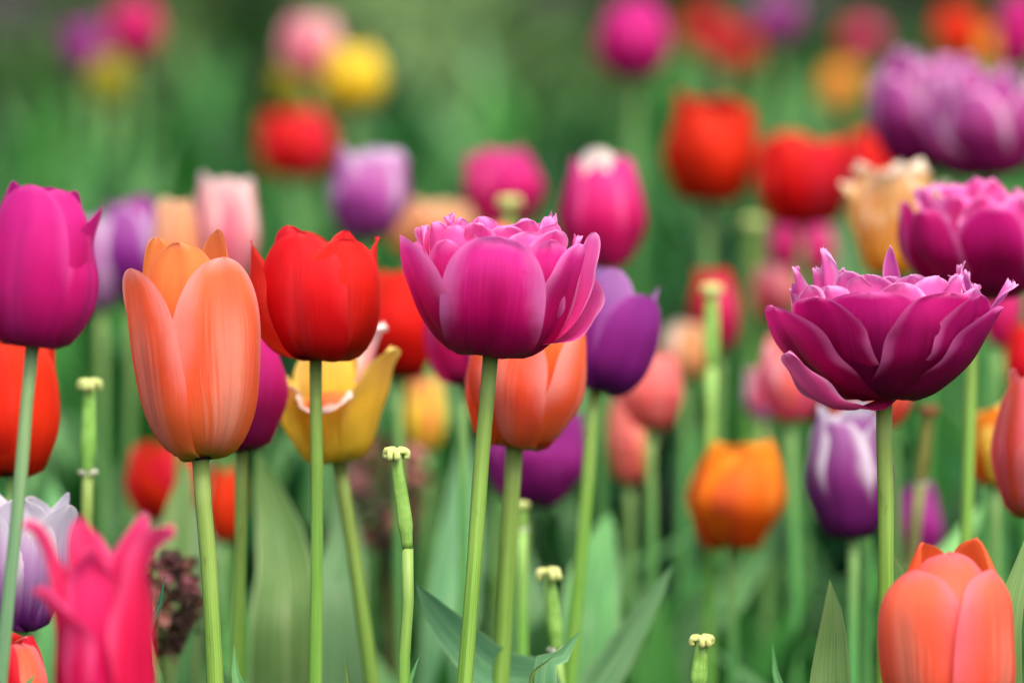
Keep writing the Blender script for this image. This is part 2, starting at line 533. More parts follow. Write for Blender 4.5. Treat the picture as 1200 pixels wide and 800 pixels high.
LEAF_MESH = []
for q in range(7):
    rg = random.Random(q + 40)
    L = rg.uniform(0.17, 0.27)
    lean = rg.uniform(0.03, 0.11)
    droop = rg.uniform(-0.01, 0.05)
    pts = [(0.004, 0, 0.01), (0.014, 0, L * 0.35), (lean * 0.55, rg.uniform(-.01, .01), L * 0.72), (lean + droop, rg.uniform(-.02, .02), L - droop)]
    V, F, UV = blade(pts, rg.uniform(0.013, 0.021), 0.45, normal=(-1, 0, 0.25), wave=0.12, seed=q)
    o = mesh_obj('leaf', V, F, M_LEAF, None, UV)
    LEAF_MESH.append(o.data)
    bpy.data.objects.remove(o)


def add_leaves(root, n, rg):
    for _ in range(n):
        o = bpy.data.objects.new('leaf', rg.choice(LEAF_MESH))
        col.objects.link(o)
        o.parent = root
        o.rotation_euler = (0, 0, rg.uniform(0, 6.283))
        s = rg.uniform(0.8, 1.08)
        o.scale = (s, s, s)


# ------------------------------------------------------------------ tulips
def classic(w, h, mats, rot=0, res=(14, 18), top=0.40, belly=0.5, low=0.37, tipq=0.54, seed=0, flare=0.0, inner_h=1.04, vm=0.52, ruffle=0.0, fringe=0.0, wf=0.52, skew=0.06):
    """Cup-shaped tulip: three outer and three inner petals."""
    out = []
    rg = random.Random(seed)
    top += rg.uniform(-0.06, 0.04)
    belly += rg.uniform(-0.02, 0.02)
    for k in range(3):
        th = rot + k * 120 + rg.uniform(-6, 6)
        hh = h * rg.uniform(0.88, 1.0)
        sd = rg.uniform(-0.07, 0.07) * w
        rf = ruffle + rg.uniform(0.01, 0.03)
        tj = rg.uniform(-0.07, 0.05)
        pr = [(0.02 * w, 0), (0.28 * w, 0.03 * h), (low * w * 1.04, 0.16 * h), (belly * w, 0.42 * h), ((belly + top) / 2 * w, 0.75 * hh), ((top + tj + flare) * w, hh)]
        out.append((mats[0], petal(pr, w * wf * rg.uniform(0.94, 1.08), vm, th=th, side=sd, skew=skew * w * rg.uniform(0.5, 1.6), crease=0.02 * w, bump=0.06 * w, nu=res[0], nv=res[1], q=tipq, seed=seed * 31 + k, ruffle=rf * w, rfreq=1.6, fringe=fringe, edge_in=0.03 * w)))
    for k in range(3):
        th = rot + 60 + k * 120 + rg.uniform(-8, 8)
        hh = h * inner_h * rg.uniform(0.9, 1.0)
        rf = ruffle + rg.uniform(0.01, 0.03)
        b = belly * 0.9
        pr = [(0.02 * w, 1), (0.24 * w, 0.04 * h), (low * w * 0.93, 0.17 * h), (b * w, 0.42 * h), ((b + top * .9) / 2 * w, 0.75 * hh), ((top * 0.85 + flare * .8) * w, hh)]
        out.append((mats[1], petal(pr, w * wf * 0.98, vm, th=th, skew=skew * w, crease=0.015 * w, bump=0.06 * w, nu=res[0], nv=res[1], q=tipq, seed=seed * 31 + 10 + k, ruffle=rf * w, rfreq=1.6, fringe=fringe)))
    return out


def double(w, h, mats, rot=0, res=(14, 18), seed=0, n_out=6, n_in=20, fringe=0.3):
    """Peony-flowered tulip: a bowl of broad petals filled with ruffled ones."""
    out = []
    rg = random.Random(seed)
    for k in range(n_out):
        th = rot + k * 360 / n_out + rg.uniform(-7, 7)
        hh = h * rg.uniform(0.68, 0.8)
        ro = rg.uniform(0.46, 0.52)
        pr = [(0.02 * w, 0), (0.25 * w, 0.02 * h), (0.38 * w, 0.22 * h), (0.46 * w, 0.5 * hh), (ro * w, hh)]
        out.append((mats[0], petal(pr, w * 0.27, 0.55, th=th, bump=0.02 * w, nu=res[0], nv=res[1], skew=0.03 * w, seed=seed * 77 + k, ruffle=0.01 * w, edge_in=0.03 * w, fringe=0.03)))
    for k in range(n_in):
        th = rot + 25 + k * 137.5
        f = (k + 1) / n_in
        ro = 0.40 - 0.28 * f
        hh = h * rg.uniform(0.82, 1.0)
        pr = [(0.03 * w, 0.03 * h), (ro * w * 0.8, 0.15 * h), (ro * w, 0.55 * hh), (ro * w * rg.uniform(0.95, 1.25), hh)]
        out.append((mats[1], petal(pr, w * rg.uniform(0.12, 0.19), 0.62, th=th, bump=0.03 * w, cw=1.3, nu=res[0], nv=res[1], seed=seed * 77 + 50 + k, ruffle=0.05 * w, fringe=fringe, q=0.5)))
    return out


def lily(w, h, mats, rot=0, res=(14, 22), seed=0, flare=0.55):
    """Lily-flowered tulip: pointed petals whose tips bend outwards."""
    out = []
    rg = random.Random(seed)
    for k in range(6):
        th = rot + k * 60 + rg.uniform(-6, 6)
        inn = k % 2
        hh = h * rg.uniform(0.92, 1.02)
        b = 0.5 - 0.05 * inn
        pr = [(0.02 * w, 0), (0.27 * w, 0.04 * h), (b * w, 0.25 * h), (0.44 * w, 0.55 * h), (0.36 * w, 0.78 * hh), ((0.42 + flare * .35) * w, 0.93 * hh), ((0.5 + flare) * w, hh)]
        out.append((mats[inn], petal(pr, w * 0.40, 0.34, th=th, skew=0.12 * w, crease=0.05 * w, bump=0.05 * w, p=1.25, q=0.9, nu=res[0], nv=res[1], seed=seed * 13 + k, ruffle=0.03 * w, edge_in=-0.04 * w)))
    return out


def parrot(w, h, mats, rot=0, res=(18, 20), seed=0):
    """Fringed open tulip with curling rims."""
    out = []
    rg = random.Random(seed)
    for k in range(6):
        th = rot + k * 60 + rg.uniform(-8, 8)
        inn = k % 2
        hh = h * (rg.uniform(0.72, 0.85) if not inn else rg.uniform(0.88, 1.0))
        ro = 0.5 if not inn else 0.36
        pr = [(0.02 * w, 0), (0.2 * w, 0.04 * h), (0.33 * w, 0.3 * h), (0.40 * w, 0.6 * hh), ((ro - .02) * w, 0.92 * hh), ((ro + .06) * w, hh * 0.98)]
        out.append((mats[inn], petal(pr, w * 0.30, 0.6, th=th, bump=0.05 * w, nu=res[0], nv=res[1], seed=seed * 17 + k, ruffle=0.06 * w, rfreq=2.5, fringe=0.22, q=0.5)))
    return out


def stem_path(p0, p1, bend=0.0):
    """From the ground up to p0, passing through p1 on the way, settling towards vertical."""
    d = (p1 - p0)
    d = d / max(1e-6, -d.z)
    pts = [p0]
    zt = p1.z
    pts.append(p0.lerp(p1, 0.5) + Vector((bend, 0, 0)))
    pts.append(p1)
    z, p = p1.z, p1.copy()
    slope = Vector((d.x, d.y, 0))
    if z > 0.03:
        steps = 5
        dz = z / steps
        for i in range(steps):
            slope *= 0.8
            p = p + slope * dz - Vector((0, 0, dz))
            pts.append(p.copy())
    pts[-1].z = 0
    return pts[::-1]


N_T = [0]


def tulip(label, petals, base_px, k, stem_px=None, group=None, tilt=None, stem_r=8.0, stem_mat=None, leaves=2, bend=0.0, name='tulip', cat='tulip', spin=0.0):
    """Root Empty on the ground > stem, leaves, flower_head (> petal)."""
    N_T[0] += 1
    rg = random.Random(N_T[0] * 3 + 1)
    s = PX * k
    p0 = at(base_px[0], base_px[1], k)
    if stem_px is None:
        stem_px = (base_px[0] + rg.uniform(-42, 42), base_px[1] + 260)
    ks = stem_px[2] if len(stem_px) > 2 else k
    p1 = at(stem_px[0], stem_px[1], ks)
    if p1.z < 0.05:
        p1 = p0.lerp(p1, (p0.z - 0.05) / (p0.z - p1.z))
    path = stem_path(p0, p1, bend)
    root = thing(name, label, cat, path[0], group)
    loc = [p - path[0] for p in path]
    c = spline([tuple(p) for p in loc], 26)
    rad = [stem_r * (0.85 if k > 1.15 else 1) * s * (1.22 - 0.28 * (i / 25)) for i in range(26)]
    rad[-1] *= 1.05
    fq = rg.uniform(0, 6)
    for i in range(2, 24):
        c[i][0] += s * 1.6 * math.sin(i * 0.55 + fq)
        rad[i] *= 1 + 0.05 * math.sin(i * 1.3 + fq)
    rad = [r_ * 0.9 for r_ in rad]
    V, F, UV = tube(c, rad, 14)
    mesh_obj('stem', V, F, stem_mat or (M_STEM if k < 1.15 else M_STEM_SOFT), root, UV)
    add_leaves(root, leaves, rg)
    axis = Vector(c[-1]) - Vector(c[-4])
    axis.normalize()
    if tilt:
        axis = (axis + Vector((tilt[0], tilt[1], 0))).normalized()
    h = max(max(v[2] for v in pm[0]) for _, pm in petals) if petals else 40
    V, F, UV = pistil_mesh(h * 0.62)
    head = mesh_obj('flower_head', scale_v(V, s), F, M_STAMEN if h > 60 else M_STIGMA, root, UV, loc[-1])
    head.rotation_mode = 'QUATERNION'
    q = Vector((0, 0, 1)).rotation_difference(axis)
    head.rotation_quaternion = q
    for mk, (pv, pf, pu) in petals:
        mesh_obj('petal', scale_v(pv, s), pf, P[mk], head, pu)
    return root


def stigma_mesh(w, rows=3, rot=0.0):
    """Three folded, frilled stigma lobes, half width w."""
    parts = []
    for k in range(rows):
        a = rot + k * 2 * math.pi / rows
        ca, sa = math.cos(a), math.sin(a)
        for e in (-0.33, 0.33):
            cb, sb = math.cos(a + e), math.sin(a + e)
            q = [(0.05 * w * ca, 0.05 * w * sa, 0), (0.35 * w * cb, 0.35 * w * sb, 0.42 * w), (0.75 * w * cb, 0.75 * w * sb, 0.42 * w), (0.92 * w * cb, 0.92 * w * sb, 0.05 * w), (0.66 * w * cb, 0.66 * w * sb, -0.22 * w)]
            c = spline(q, 12)
            rr = [w * (0.2 + 0.10 * math.sin(math.pi * i / 11)) * (1 + 0.12 * math.sin(i * 2.1 + k)) for i in range(12)]
            rr[-1] *= 0.4
            parts.append(tube(c, rr, 9))
    return join(parts)


def bare_stem(label, top_px, k, stem_px, w=17, ov=(70, 9), group='bare tulip stems after petal fall', mat=None, smat=None, stem_r=7.0, scar=False, rot=0.5, bend=0.0, name='bare_tulip_stem'):
    """A tulip that lost its petals: stem, swollen pod (> stigma), sometimes a petal scar."""
    s = PX * k
    ptop = at(top_px[0], top_px[1], k)
    p1 = at(stem_px[0], stem_px[1], k)
    d = (ptop - p1).normalized()
    if p1.z < 0.05:
        p1 = ptop.lerp(p1, (ptop.z - 0.05) / (ptop.z - p1.z))
    path = stem_path(ptop, p1, bend)
    root = thing(name, label, 'bare tulip stem', path[0], group)
    loc = [p - path[0] for p in path]
    c = spline([tuple(p) for p in loc], 40)
    L = np.concatenate([[0], np.cumsum(np.linalg.norm(np.diff(c, axis=0), axis=1))])
    cut = L[-1] - ov[0] * s
    lo = spline(c[L <= cut + 1e-4] if (L <= cut).sum() > 2 else c[:3], 22)
    V, F, UV = tube(lo, [stem_r * s * (1.25 - 0.3 * i / 21) for i in range(22)], 12)
    mesh_obj('stem', V, F, smat or M_STEM, root, UV)
    tail = np.vstack([lo[-1], c[L > cut]])
    tc = spline(tail, 14)
    prof = [0.78, 0.92, 1.04, 1.18, 1.2, 1.18, 1.15, 1.1, 1.06, 1.02, 0.98, 0.92, 0.86, 0.75]
    base = Vector(tc[0])
    V, F, UV = tube([Vector(x) - base for x in tc], [s * (stem_r * 0.95 * max(0, 1 - q / 3) + ov[1] * 0.76 * p * min(1, q / 3)) for q, p in enumerate(prof)], 12)
    V = [Vector(v) for v in V]
    for i in range(14):                       # three-sided pod
        cc = Vector(tc[i]) - base
        for j in range(12):
            f = 1 + 0.10 * math.cos(3 * (j / 12 * 6.283))
            V[i * 12 + j] = cc + (V[i * 12 + j] - cc) * f
    pod = mesh_obj('pod', V, F, M_OVARY if mat is None else smat or M_OVARY, root, UV, base)
    w *= 0.88
    V, F, UV = stigma_mesh(w * s, 3, rot)
    st = mesh_obj('stigma', V, F, mat or M_STIGMA, pod, UV, Vector(tc[-1]) - base + Vector((0, 0, -0.1 * w * s)))
    if scar:
        rr = ov[1] * s * 0.85
        ring = [tube(np.array([(math.cos(a) * rr * .8, math.sin(a) * rr * .8, -0.2 * rr), (math.cos(a) * rr * 1.15, math.sin(a) * rr * 1.15, 0.25 * rr), (math.cos(a + .3) * rr * 1.0, math.sin(a + .3) * rr, 0.5 * rr)]), [rr * .3, rr * .28, rr * .1], 6) for a in [i * 1.047 for i in range(6)]]
        V, F, UV = join(ring)
        mesh_obj('petal_scar', V, F, M_SCAR, root, UV, base)
    return root


# ------------------------------------------------------------------ the setting
def grid_ground():
    n = 60
    xs = np.concatenate([-np.geomspace(150, 0.3, n // 2), np.geomspace(0.3, 150, n // 2)])
    ys = np.concatenate([[-60, -20, -5, -1, 0], np.geomspace(0.4, 250, 55)])
    V = [(x, y, 0.02 * noise.noise(Vector((x * 1.3, y * 1.3, 0))) - 0.012) for y in ys for x in xs]
    w = len(xs)
    F = [(j * w + i, j * w + i + 1, (j + 1) * w + i + 1, (j + 1) * w + i) for j in range(len(ys) - 1) for i in range(w - 1)]
    o = mesh_obj('garden_soil', V, F, M_SOIL)
    tag(o, kind='structure')


grid_ground()


def scatter_blades(name, spots, mat, nv=7, nu=2):
    """One mesh of many upright leaf blades. spots: (x, y, length, width, azimuth, lean, droop)."""
    V, F, UV = [], [], []
    t = np.linspace(0, 1, nv)
    sh = np.where(t < 0.35, 0.5 + 0.5 * np.sin(np.pi / 2 * np.minimum(t, .35) / 0.35), np.maximum(0, 1 - ((t - 0.35) / 0.65).clip(0, 1) ** 1.7) ** 0.8)
    for (x, y, L, w, az, lean, droop) in spots:
        ca, sa = math.cos(az), math.sin(az)
        out = lean * L * t ** 1.8
        up = L * (t - droop * t ** 3)
        o = len(V)
        for i in range(nv):
            for j in range(nu + 1):
                u = 2 * j / nu - 1
                r = out[i] + 0.01 + abs(u) * w * sh[i] * 0.5 * -1
                q = u * w * sh[i]
                V.append((x + ca * r - sa * q, y + sa * r + ca * q, max(0.0, up[i])))
                UV.append((j / nu, t[i]))
        w_ = nu + 1
        F += [(o + i * w_ + j, o + i * w_ + j + 1, o + (i + 1) * w_ + j + 1, o + (i + 1) * w_ + j) for i in range(nv - 1) for j in range(nu)]
    return mesh_obj(name, V, F, mat, None, UV)


def bare(x, y):
    """Where the bed is open soil or mulch: a corner, a gap between clumps, scattered holes."""
    a = 600 + x / y * FPX + 45 * noise.noise(Vector((x * 3, y * 0.9, 2)))
    if a < 150 and y > 4.2:
        return noise.noise(Vector((x * 1.6, y * 0.7, 4))) > -0.3
    if 470 < a < 585 and 2.7 < y < 7.2:
        return True
    if 205 < a < 315 and 5.0 < y < 9.5:
        return True
    if a > 740 and y > 4.6:
        return noise.noise(Vector((x * 1.6, y * 0.6, 14))) > -0.12
    return noise.noise(Vector((x * 2.2, y * 0.8, 9))) > -0.02 and y > 3.2


rg = random.Random(3)
spots = []
while len(spots) < 4200:
    y = rg.uniform(1.62, 5.2) if rg.random() < 0.9 else rg.uniform(0.3, 1.6)
    hw = 0.115 * y * 1.25 + 0.25
    x = rg.uniform(-hw, hw)
    if bare(x, y):
        continue
    top = 0.305 if y < 1.9 else min(0.385, 0.29 + (y - 1.9) * 0.16)
    L = top * (1 - 0.55 * rg.random() ** 1.5)
    if y < 1.6:
        L = min(L, 0.24)
    spots.append((x, y, L, rg.uniform(0.012, 0.030), rg.uniform(0, 6.283), rg.uniform(0.1, 0.55), rg.uniform(0, 0.2)))
for _ in range(1500):                      # bent, leaning blades low between the stems
    y = rg.uniform(1.66, 3.0)
    hw = 0.115 * y * 1.25 + 0.25
    L = rg.uniform(0.2, 0.33) * (0.9 if y < 1.9 else 1.0)
    spots.append((rg.uniform(-hw, hw), y, L, rg.uniform(0.014, 0.03), rg.uniform(0, 6.283), rg.uniform(0.5, 1.1), rg.uniform(0.05, 0.45)))
tag(scatter_blades('tulip_foliage', spots, M_FOLIAGE), kind='stuff')

spots = []
while len(spots) < 7000:
    y = rg.uniform(4.8, 14)
    hw = 0.115 * y * 1.25 + 0.5
    x = rg.uniform(-hw, hw)
    if bare(x, y):
        continue
    L = rg.uniform(0.05, 0.22) * (1.0 + 0.5 * noise.noise(Vector((x, y * 0.6, 1))))
    spots.append((x, y, L, rg.uniform(0.012, 0.03), rg.uniform(0, 6.283), rg.uniform(0.3, 1.2), rg.uniform(0.1, 0.5)))
olive = [q for q in spots if 385 < 600 + q[0] / q[1] * FPX + 60 * noise.noise(Vector((q[0], q[1], 5))) < 590 and q[1] > 6.2]
olive_set = set(olive)
tag(scatter_blades('ground_cover_foliage', [q for q in spots if q not in olive_set], M_COVER, 5, 2), kind='stuff')
tag(scatter_blades('olive_ground_cover_foliage', olive, M_OLIVE, 5, 2), kind='stuff')

# ------------------------------------------------------------------ the sharp flowers, petal by petal
# tall orange tulip
w = 60
K = dict(vm=0.5, p=2.6, q=0.5, nu=22, nv=34, bump=5)
pt = [
    ('orange', petal([(3, 0), (38, 10), (62, 52), (72, 112), (75, 170), (77, 228)], 64, th=-54, skew=5, crease=3.0, seed=1, base=0.16, ruffle=3, rfreq=1.4, edge_in=-1, **K)),
    ('orange', petal([(3, 0), (39, 10), (64, 52), (75, 112), (78, 175), (73, 233)], 68, th=40, skew=8, crease=3.5, seed=2, base=0.16, ruffle=3, rfreq=1.4, edge_in=3, **K)),
    ('orange', petal([(3, 0), (40, 10), (64, 52), (70, 110), (66, 170), (56, 236)], 66, th=172, skew=5, crease=2, seed=3, base=0.3, **K)),
    ('orange_inner', petal([(2, 2), (33, 12), (55, 52), (60, 110), (57, 180), (42, 254)], 62, th=-6, skew=4, crease=3, seed=4, base=0.4, **K)),
    ('orange_inner', petal([(2, 2), (36, 12), (58, 52), (60, 110), (58, 180), (48, 268)], 56, th=126, skew=4, crease=2, seed=5, base=0.4, **K)),
    ('orange_inner', petal([(2, 2), (36, 12), (58, 52), (60, 110), (58, 180), (44, 264)], 56, th=232, skew=4, crease=2, seed=6, base=0.4, **K)),
]
tulip('tall closed tulip in soft orange, sharp, in front of a magenta one', pt, (235, 538), 1.0, (252, 800), 'orange tulips', stem_r=11.5)

# red tulip beside it
K = dict(vm=0.5, p=2.4, nu=22, nv=26, bump=4)
pt = [
    ('red', petal([(3, 0), (46, 5), (66, 36), (72, 86), (60, 147)], 66, th=-16, skew=6, crease=3, seed=11, ruffle=2, **K)),
    ('red', petal([(3, 0), (46, 5), (68, 36), (75, 86), (66, 140)], 64, th=34, skew=7, crease=3, seed=12, ruffle=2, **K)),
    ('red', petal([(3, 0), (46, 5), (70, 36), (77, 86), (74, 140)], 62, th=-84, skew=6, crease=2, seed=13, ruffle=3, **K)),
    ('red', petal([(3, 0), (46, 6), (68, 36), (75, 86), (73, 143)], 60, th=98, skew=6, crease=2, seed=14, ruffle=3, **K)),
    ('red', petal([(2, 1), (40, 8), (58, 40), (62, 90), (50, 152)], 58, th=200, skew=5, seed=15, ruffle=3, **K)),
    ('red', petal([(2, 1), (40, 8), (58, 40), (60, 90), (44, 156)], 50, th=-40, skew=5, seed=16, ruffle=3, **K)),
    ('red', petal([(2, 1), (40, 8), (56, 40), (58, 90), (46, 150)], 50, th=55, skew=5, seed=17, ruffle=3, **K)),
]
tulip('rounded blood red tulip standing next to the tall orange one', pt, (370, 421), 1.03, (370, 800), 'red tulips', stem_r=8.5)

# pink double tulip in the middle
K = dict(nu=24, nv=28)
pt = [
    ('double', petal([(3, -1), (50, 0), (88, 32), (102, 82), (98, 136)], 66, th=-2, vm=0.6, base=0.5, p=2.5, q=0.5, crease=3.0, ruffle=2.5, rfreq=2, seed=21, bump=5, edge_in=2, **K)),
    ('double', petal([(3, 0), (46, 2), (84, 38), (110, 88), (126, 129)], 66, th=-68, vm=0.55, base=0.45, p=2.2, q=0.58, crease=3, ruffle=3, seed=22, bump=5, edge_in=4, **K)),
    ('double', petal([(3, 0), (44, 0), (78, 34), (97, 90), (106, 136)], 56, th=66, vm=0.55, base=0.45, p=2.2, q=0.6, crease=3, ruffle=3, seed=23, bump=5, edge_in=5, **K)),
    ('double', petal([(3, 3), (44, 6), (78, 38), (94, 88), (98, 128)], 48, th=-38, vm=0.62, base=0.5, p=2.4, q=0.48, crease=2, ruffle=4, seed=451, bump=5, fringe=0.04, **K)),
    ('double', petal([(3, 3), (44, 6), (76, 38), (90, 88), (92, 138)], 46, th=40, vm=0.62, base=0.5, p=2.4, q=0.48, crease=2, ruffle=4, seed=452, bump=5, fringe=0.04, **K)),
    ('double', petal([(3, 0), (44, 2), (84, 40), (104, 92), (108, 130)], 56, th=178, vm=0.6, base=0.45, seed=24, bump=3, **K)),
    ('double', petal([(3, 0), (46, 3), (84, 40), (104, 92), (112, 128)], 56, th=-125, vm=0.6, base=0.45, seed=25, bump=3, **K)),
    ('double_inner', petal([(3, 2), (50, 12), (88, 30), (104, 60), (106, 104)], 44, th=100, vm=0.66, base=0.5, q=0.42, twist=0.75, ruffle=5, fringe=0.12, seed=26, bump=4, **K)),
    ('double_inner', petal([(3, 4), (46, 10), (74, 44), (82, 96), (74, 145)], 50, th=30, vm=0.68, base=0.5, q=0.45, ruffle=3, seed=27, bump=4, **K)),
    ('double_inner', petal([(3, 4), (40, 10), (66, 44), (74, 96), (70, 157)], 44, th=60, vm=0.68, base=0.5, q=0.45, ruffle=4, seed=28, bump=4, fringe=0.08, **K)),
    ('double_inner', petal([(3, 4), (44, 10), (74, 44), (86, 96), (80, 146)], 46, th=-40, vm=0.68, base=0.5, q=0.45, ruffle=4, seed=29, bump=4, fringe=0.08, **K)),
    ('double_inner', petal([(3, 4), (44, 10), (70, 44), (80, 96), (92, 144)], 42, th=-100, vm=0.7, base=0.5, q=0.45, ruffle=5, seed=30, bump=4, fringe=0.1, **K)),
    ('double_inner', petal([(3, 4), (44, 10), (70, 44), (78, 96), (84, 152)], 46, th=-140, vm=0.7, base=0.5, q=0.45, ruffle=5, seed=31, bump=4, fringe=0.1, **K)),
    ('double_inner', petal([(3, 4), (40, 10), (66, 44), (74, 96), (76, 160)], 44, th=140, vm=0.7, base=0.5, q=0.45, ruffle=4, seed=32, bump=4, **K)),
    ('double_inner', petal([(3, 4), (36, 10), (47, 44), (53, 96), (56, 157)], 36, th=-120, vm=0.7, base=0.5, q=0.45, ruffle=4, seed=33, bump=4, fringe=0.1, **K)),
    ('double_inner', petal([(3, 4), (36, 10), (47, 44), (53, 96), (60, 160)], 36, th=100, vm=0.7, base=0.5, q=0.45, ruffle=5, seed=34, bump=4, fringe=0.1, **K)),
    ('double_inner', petal([(3, 4), (36, 10), (54, 44), (62, 100), (68, 169)], 16, th=118, vm=0.75, base=0.4, q=0.8, ruffle=5, seed=35, bump=4, fringe=0.6, **K)),
    ('double_inner', petal([(3, 4), (36, 10), (66, 44), (79, 96), (88, 148)], 36, th=-62, vm=0.7, base=0.5, q=0.42, ruffle=6, seed=300, bump=5, fringe=0.15, **K)),
    ('double_inner', petal([(3, 4), (36, 10), (69, 44), (82, 96), (92, 142)], 30, th=-84, vm=0.7, base=0.5, q=0.42, ruffle=6, seed=301, bump=5, fringe=0.20, **K)),
    ('double_inner', petal([(3, 4), (36, 10), (59, 44), (71, 96), (80, 150)], 34, th=-20, vm=0.7, base=0.5, q=0.42, ruffle=6, seed=302, bump=5, fringe=0.10, **K)),
    ('double_inner', petal([(3, 4), (36, 10), (49, 44), (59, 96), (66, 156)], 30, th=-70, vm=0.7, base=0.5, q=0.42, ruffle=6, seed=303, bump=5, fringe=0.20, **K)),
    ('double_inner', petal([(3, 4), (36, 10), (52, 44), (62, 96), (70, 150)], 34, th=8, vm=0.7, base=0.5, q=0.42, ruffle=6, seed=304, bump=5, fringe=0.10, **K)),
    ('double_inner', petal([(3, 4), (36, 10), (63, 44), (75, 96), (84, 150)], 34, th=48, vm=0.7, base=0.5, q=0.42, ruffle=6, seed=305, bump=5, fringe=0.10, **K)),
    ('double_inner', petal([(3, 4), (36, 10), (69, 44), (82, 96), (92, 146)], 28, th=84, vm=0.7, base=0.5, q=0.42, ruffle=6, seed=306, bump=5, fringe=0.20, **K)),
    ('double_inner', petal([(3, 4), (36, 10), (37, 44), (44, 96), (50, 158)], 30, th=-30, vm=0.7, base=0.5, q=0.42, ruffle=6, seed=307, bump=5, fringe=0.15, **K)),
    ('double_inner', petal([(3, 4), (36, 10), (38, 44), (46, 96), (52, 160)], 30, th=35, vm=0.7, base=0.5, q=0.42, ruffle=6, seed=308, bump=5, fringe=0.15, **K)),
    ('double_inner', petal([(3, 4), (36, 10), (63, 44), (75, 96), (84, 150)], 34, th=-162, vm=0.7, base=0.5, q=0.42, ruffle=6, seed=309, bump=5, fringe=0.10, **K)),
    ('double_inner', petal([(3, 4), (36, 10), (63, 44), (75, 96), (84, 154)], 34, th=165, vm=0.7, base=0.5, q=0.42, ruffle=6, seed=310, bump=5, fringe=0.10, **K)),
    ('double_inner', petal([(3, 4), (36, 10), (44, 44), (53, 96), (60, 164)], 26, th=78, vm=0.7, base=0.5, q=0.42, ruffle=6, seed=311, bump=5, fringe=0.25, **K)),
    ('double_inner', petal([(3, 4), (36, 10), (46, 44), (55, 96), (62, 160)], 26, th=-100, vm=0.7, base=0.5, q=0.42, ruffle=6, seed=312, bump=5, fringe=0.25, **K)),
    ('double_inner', petal([(3, 4), (52, 10), (88, 40), (104, 84), (106, 112), (110, 152)], 13, th=84, vm=0.82, base=0.12, q=0.5, twist=1.3, ruffle=1, seed=36, bump=1, **K)),
]
tulip('bright pink double tulip with pale frilled rims, on a slender stem before an orange one', pt, (575, 415), 1.0, (543, 800), 'double tulips', stem_r=10.5)

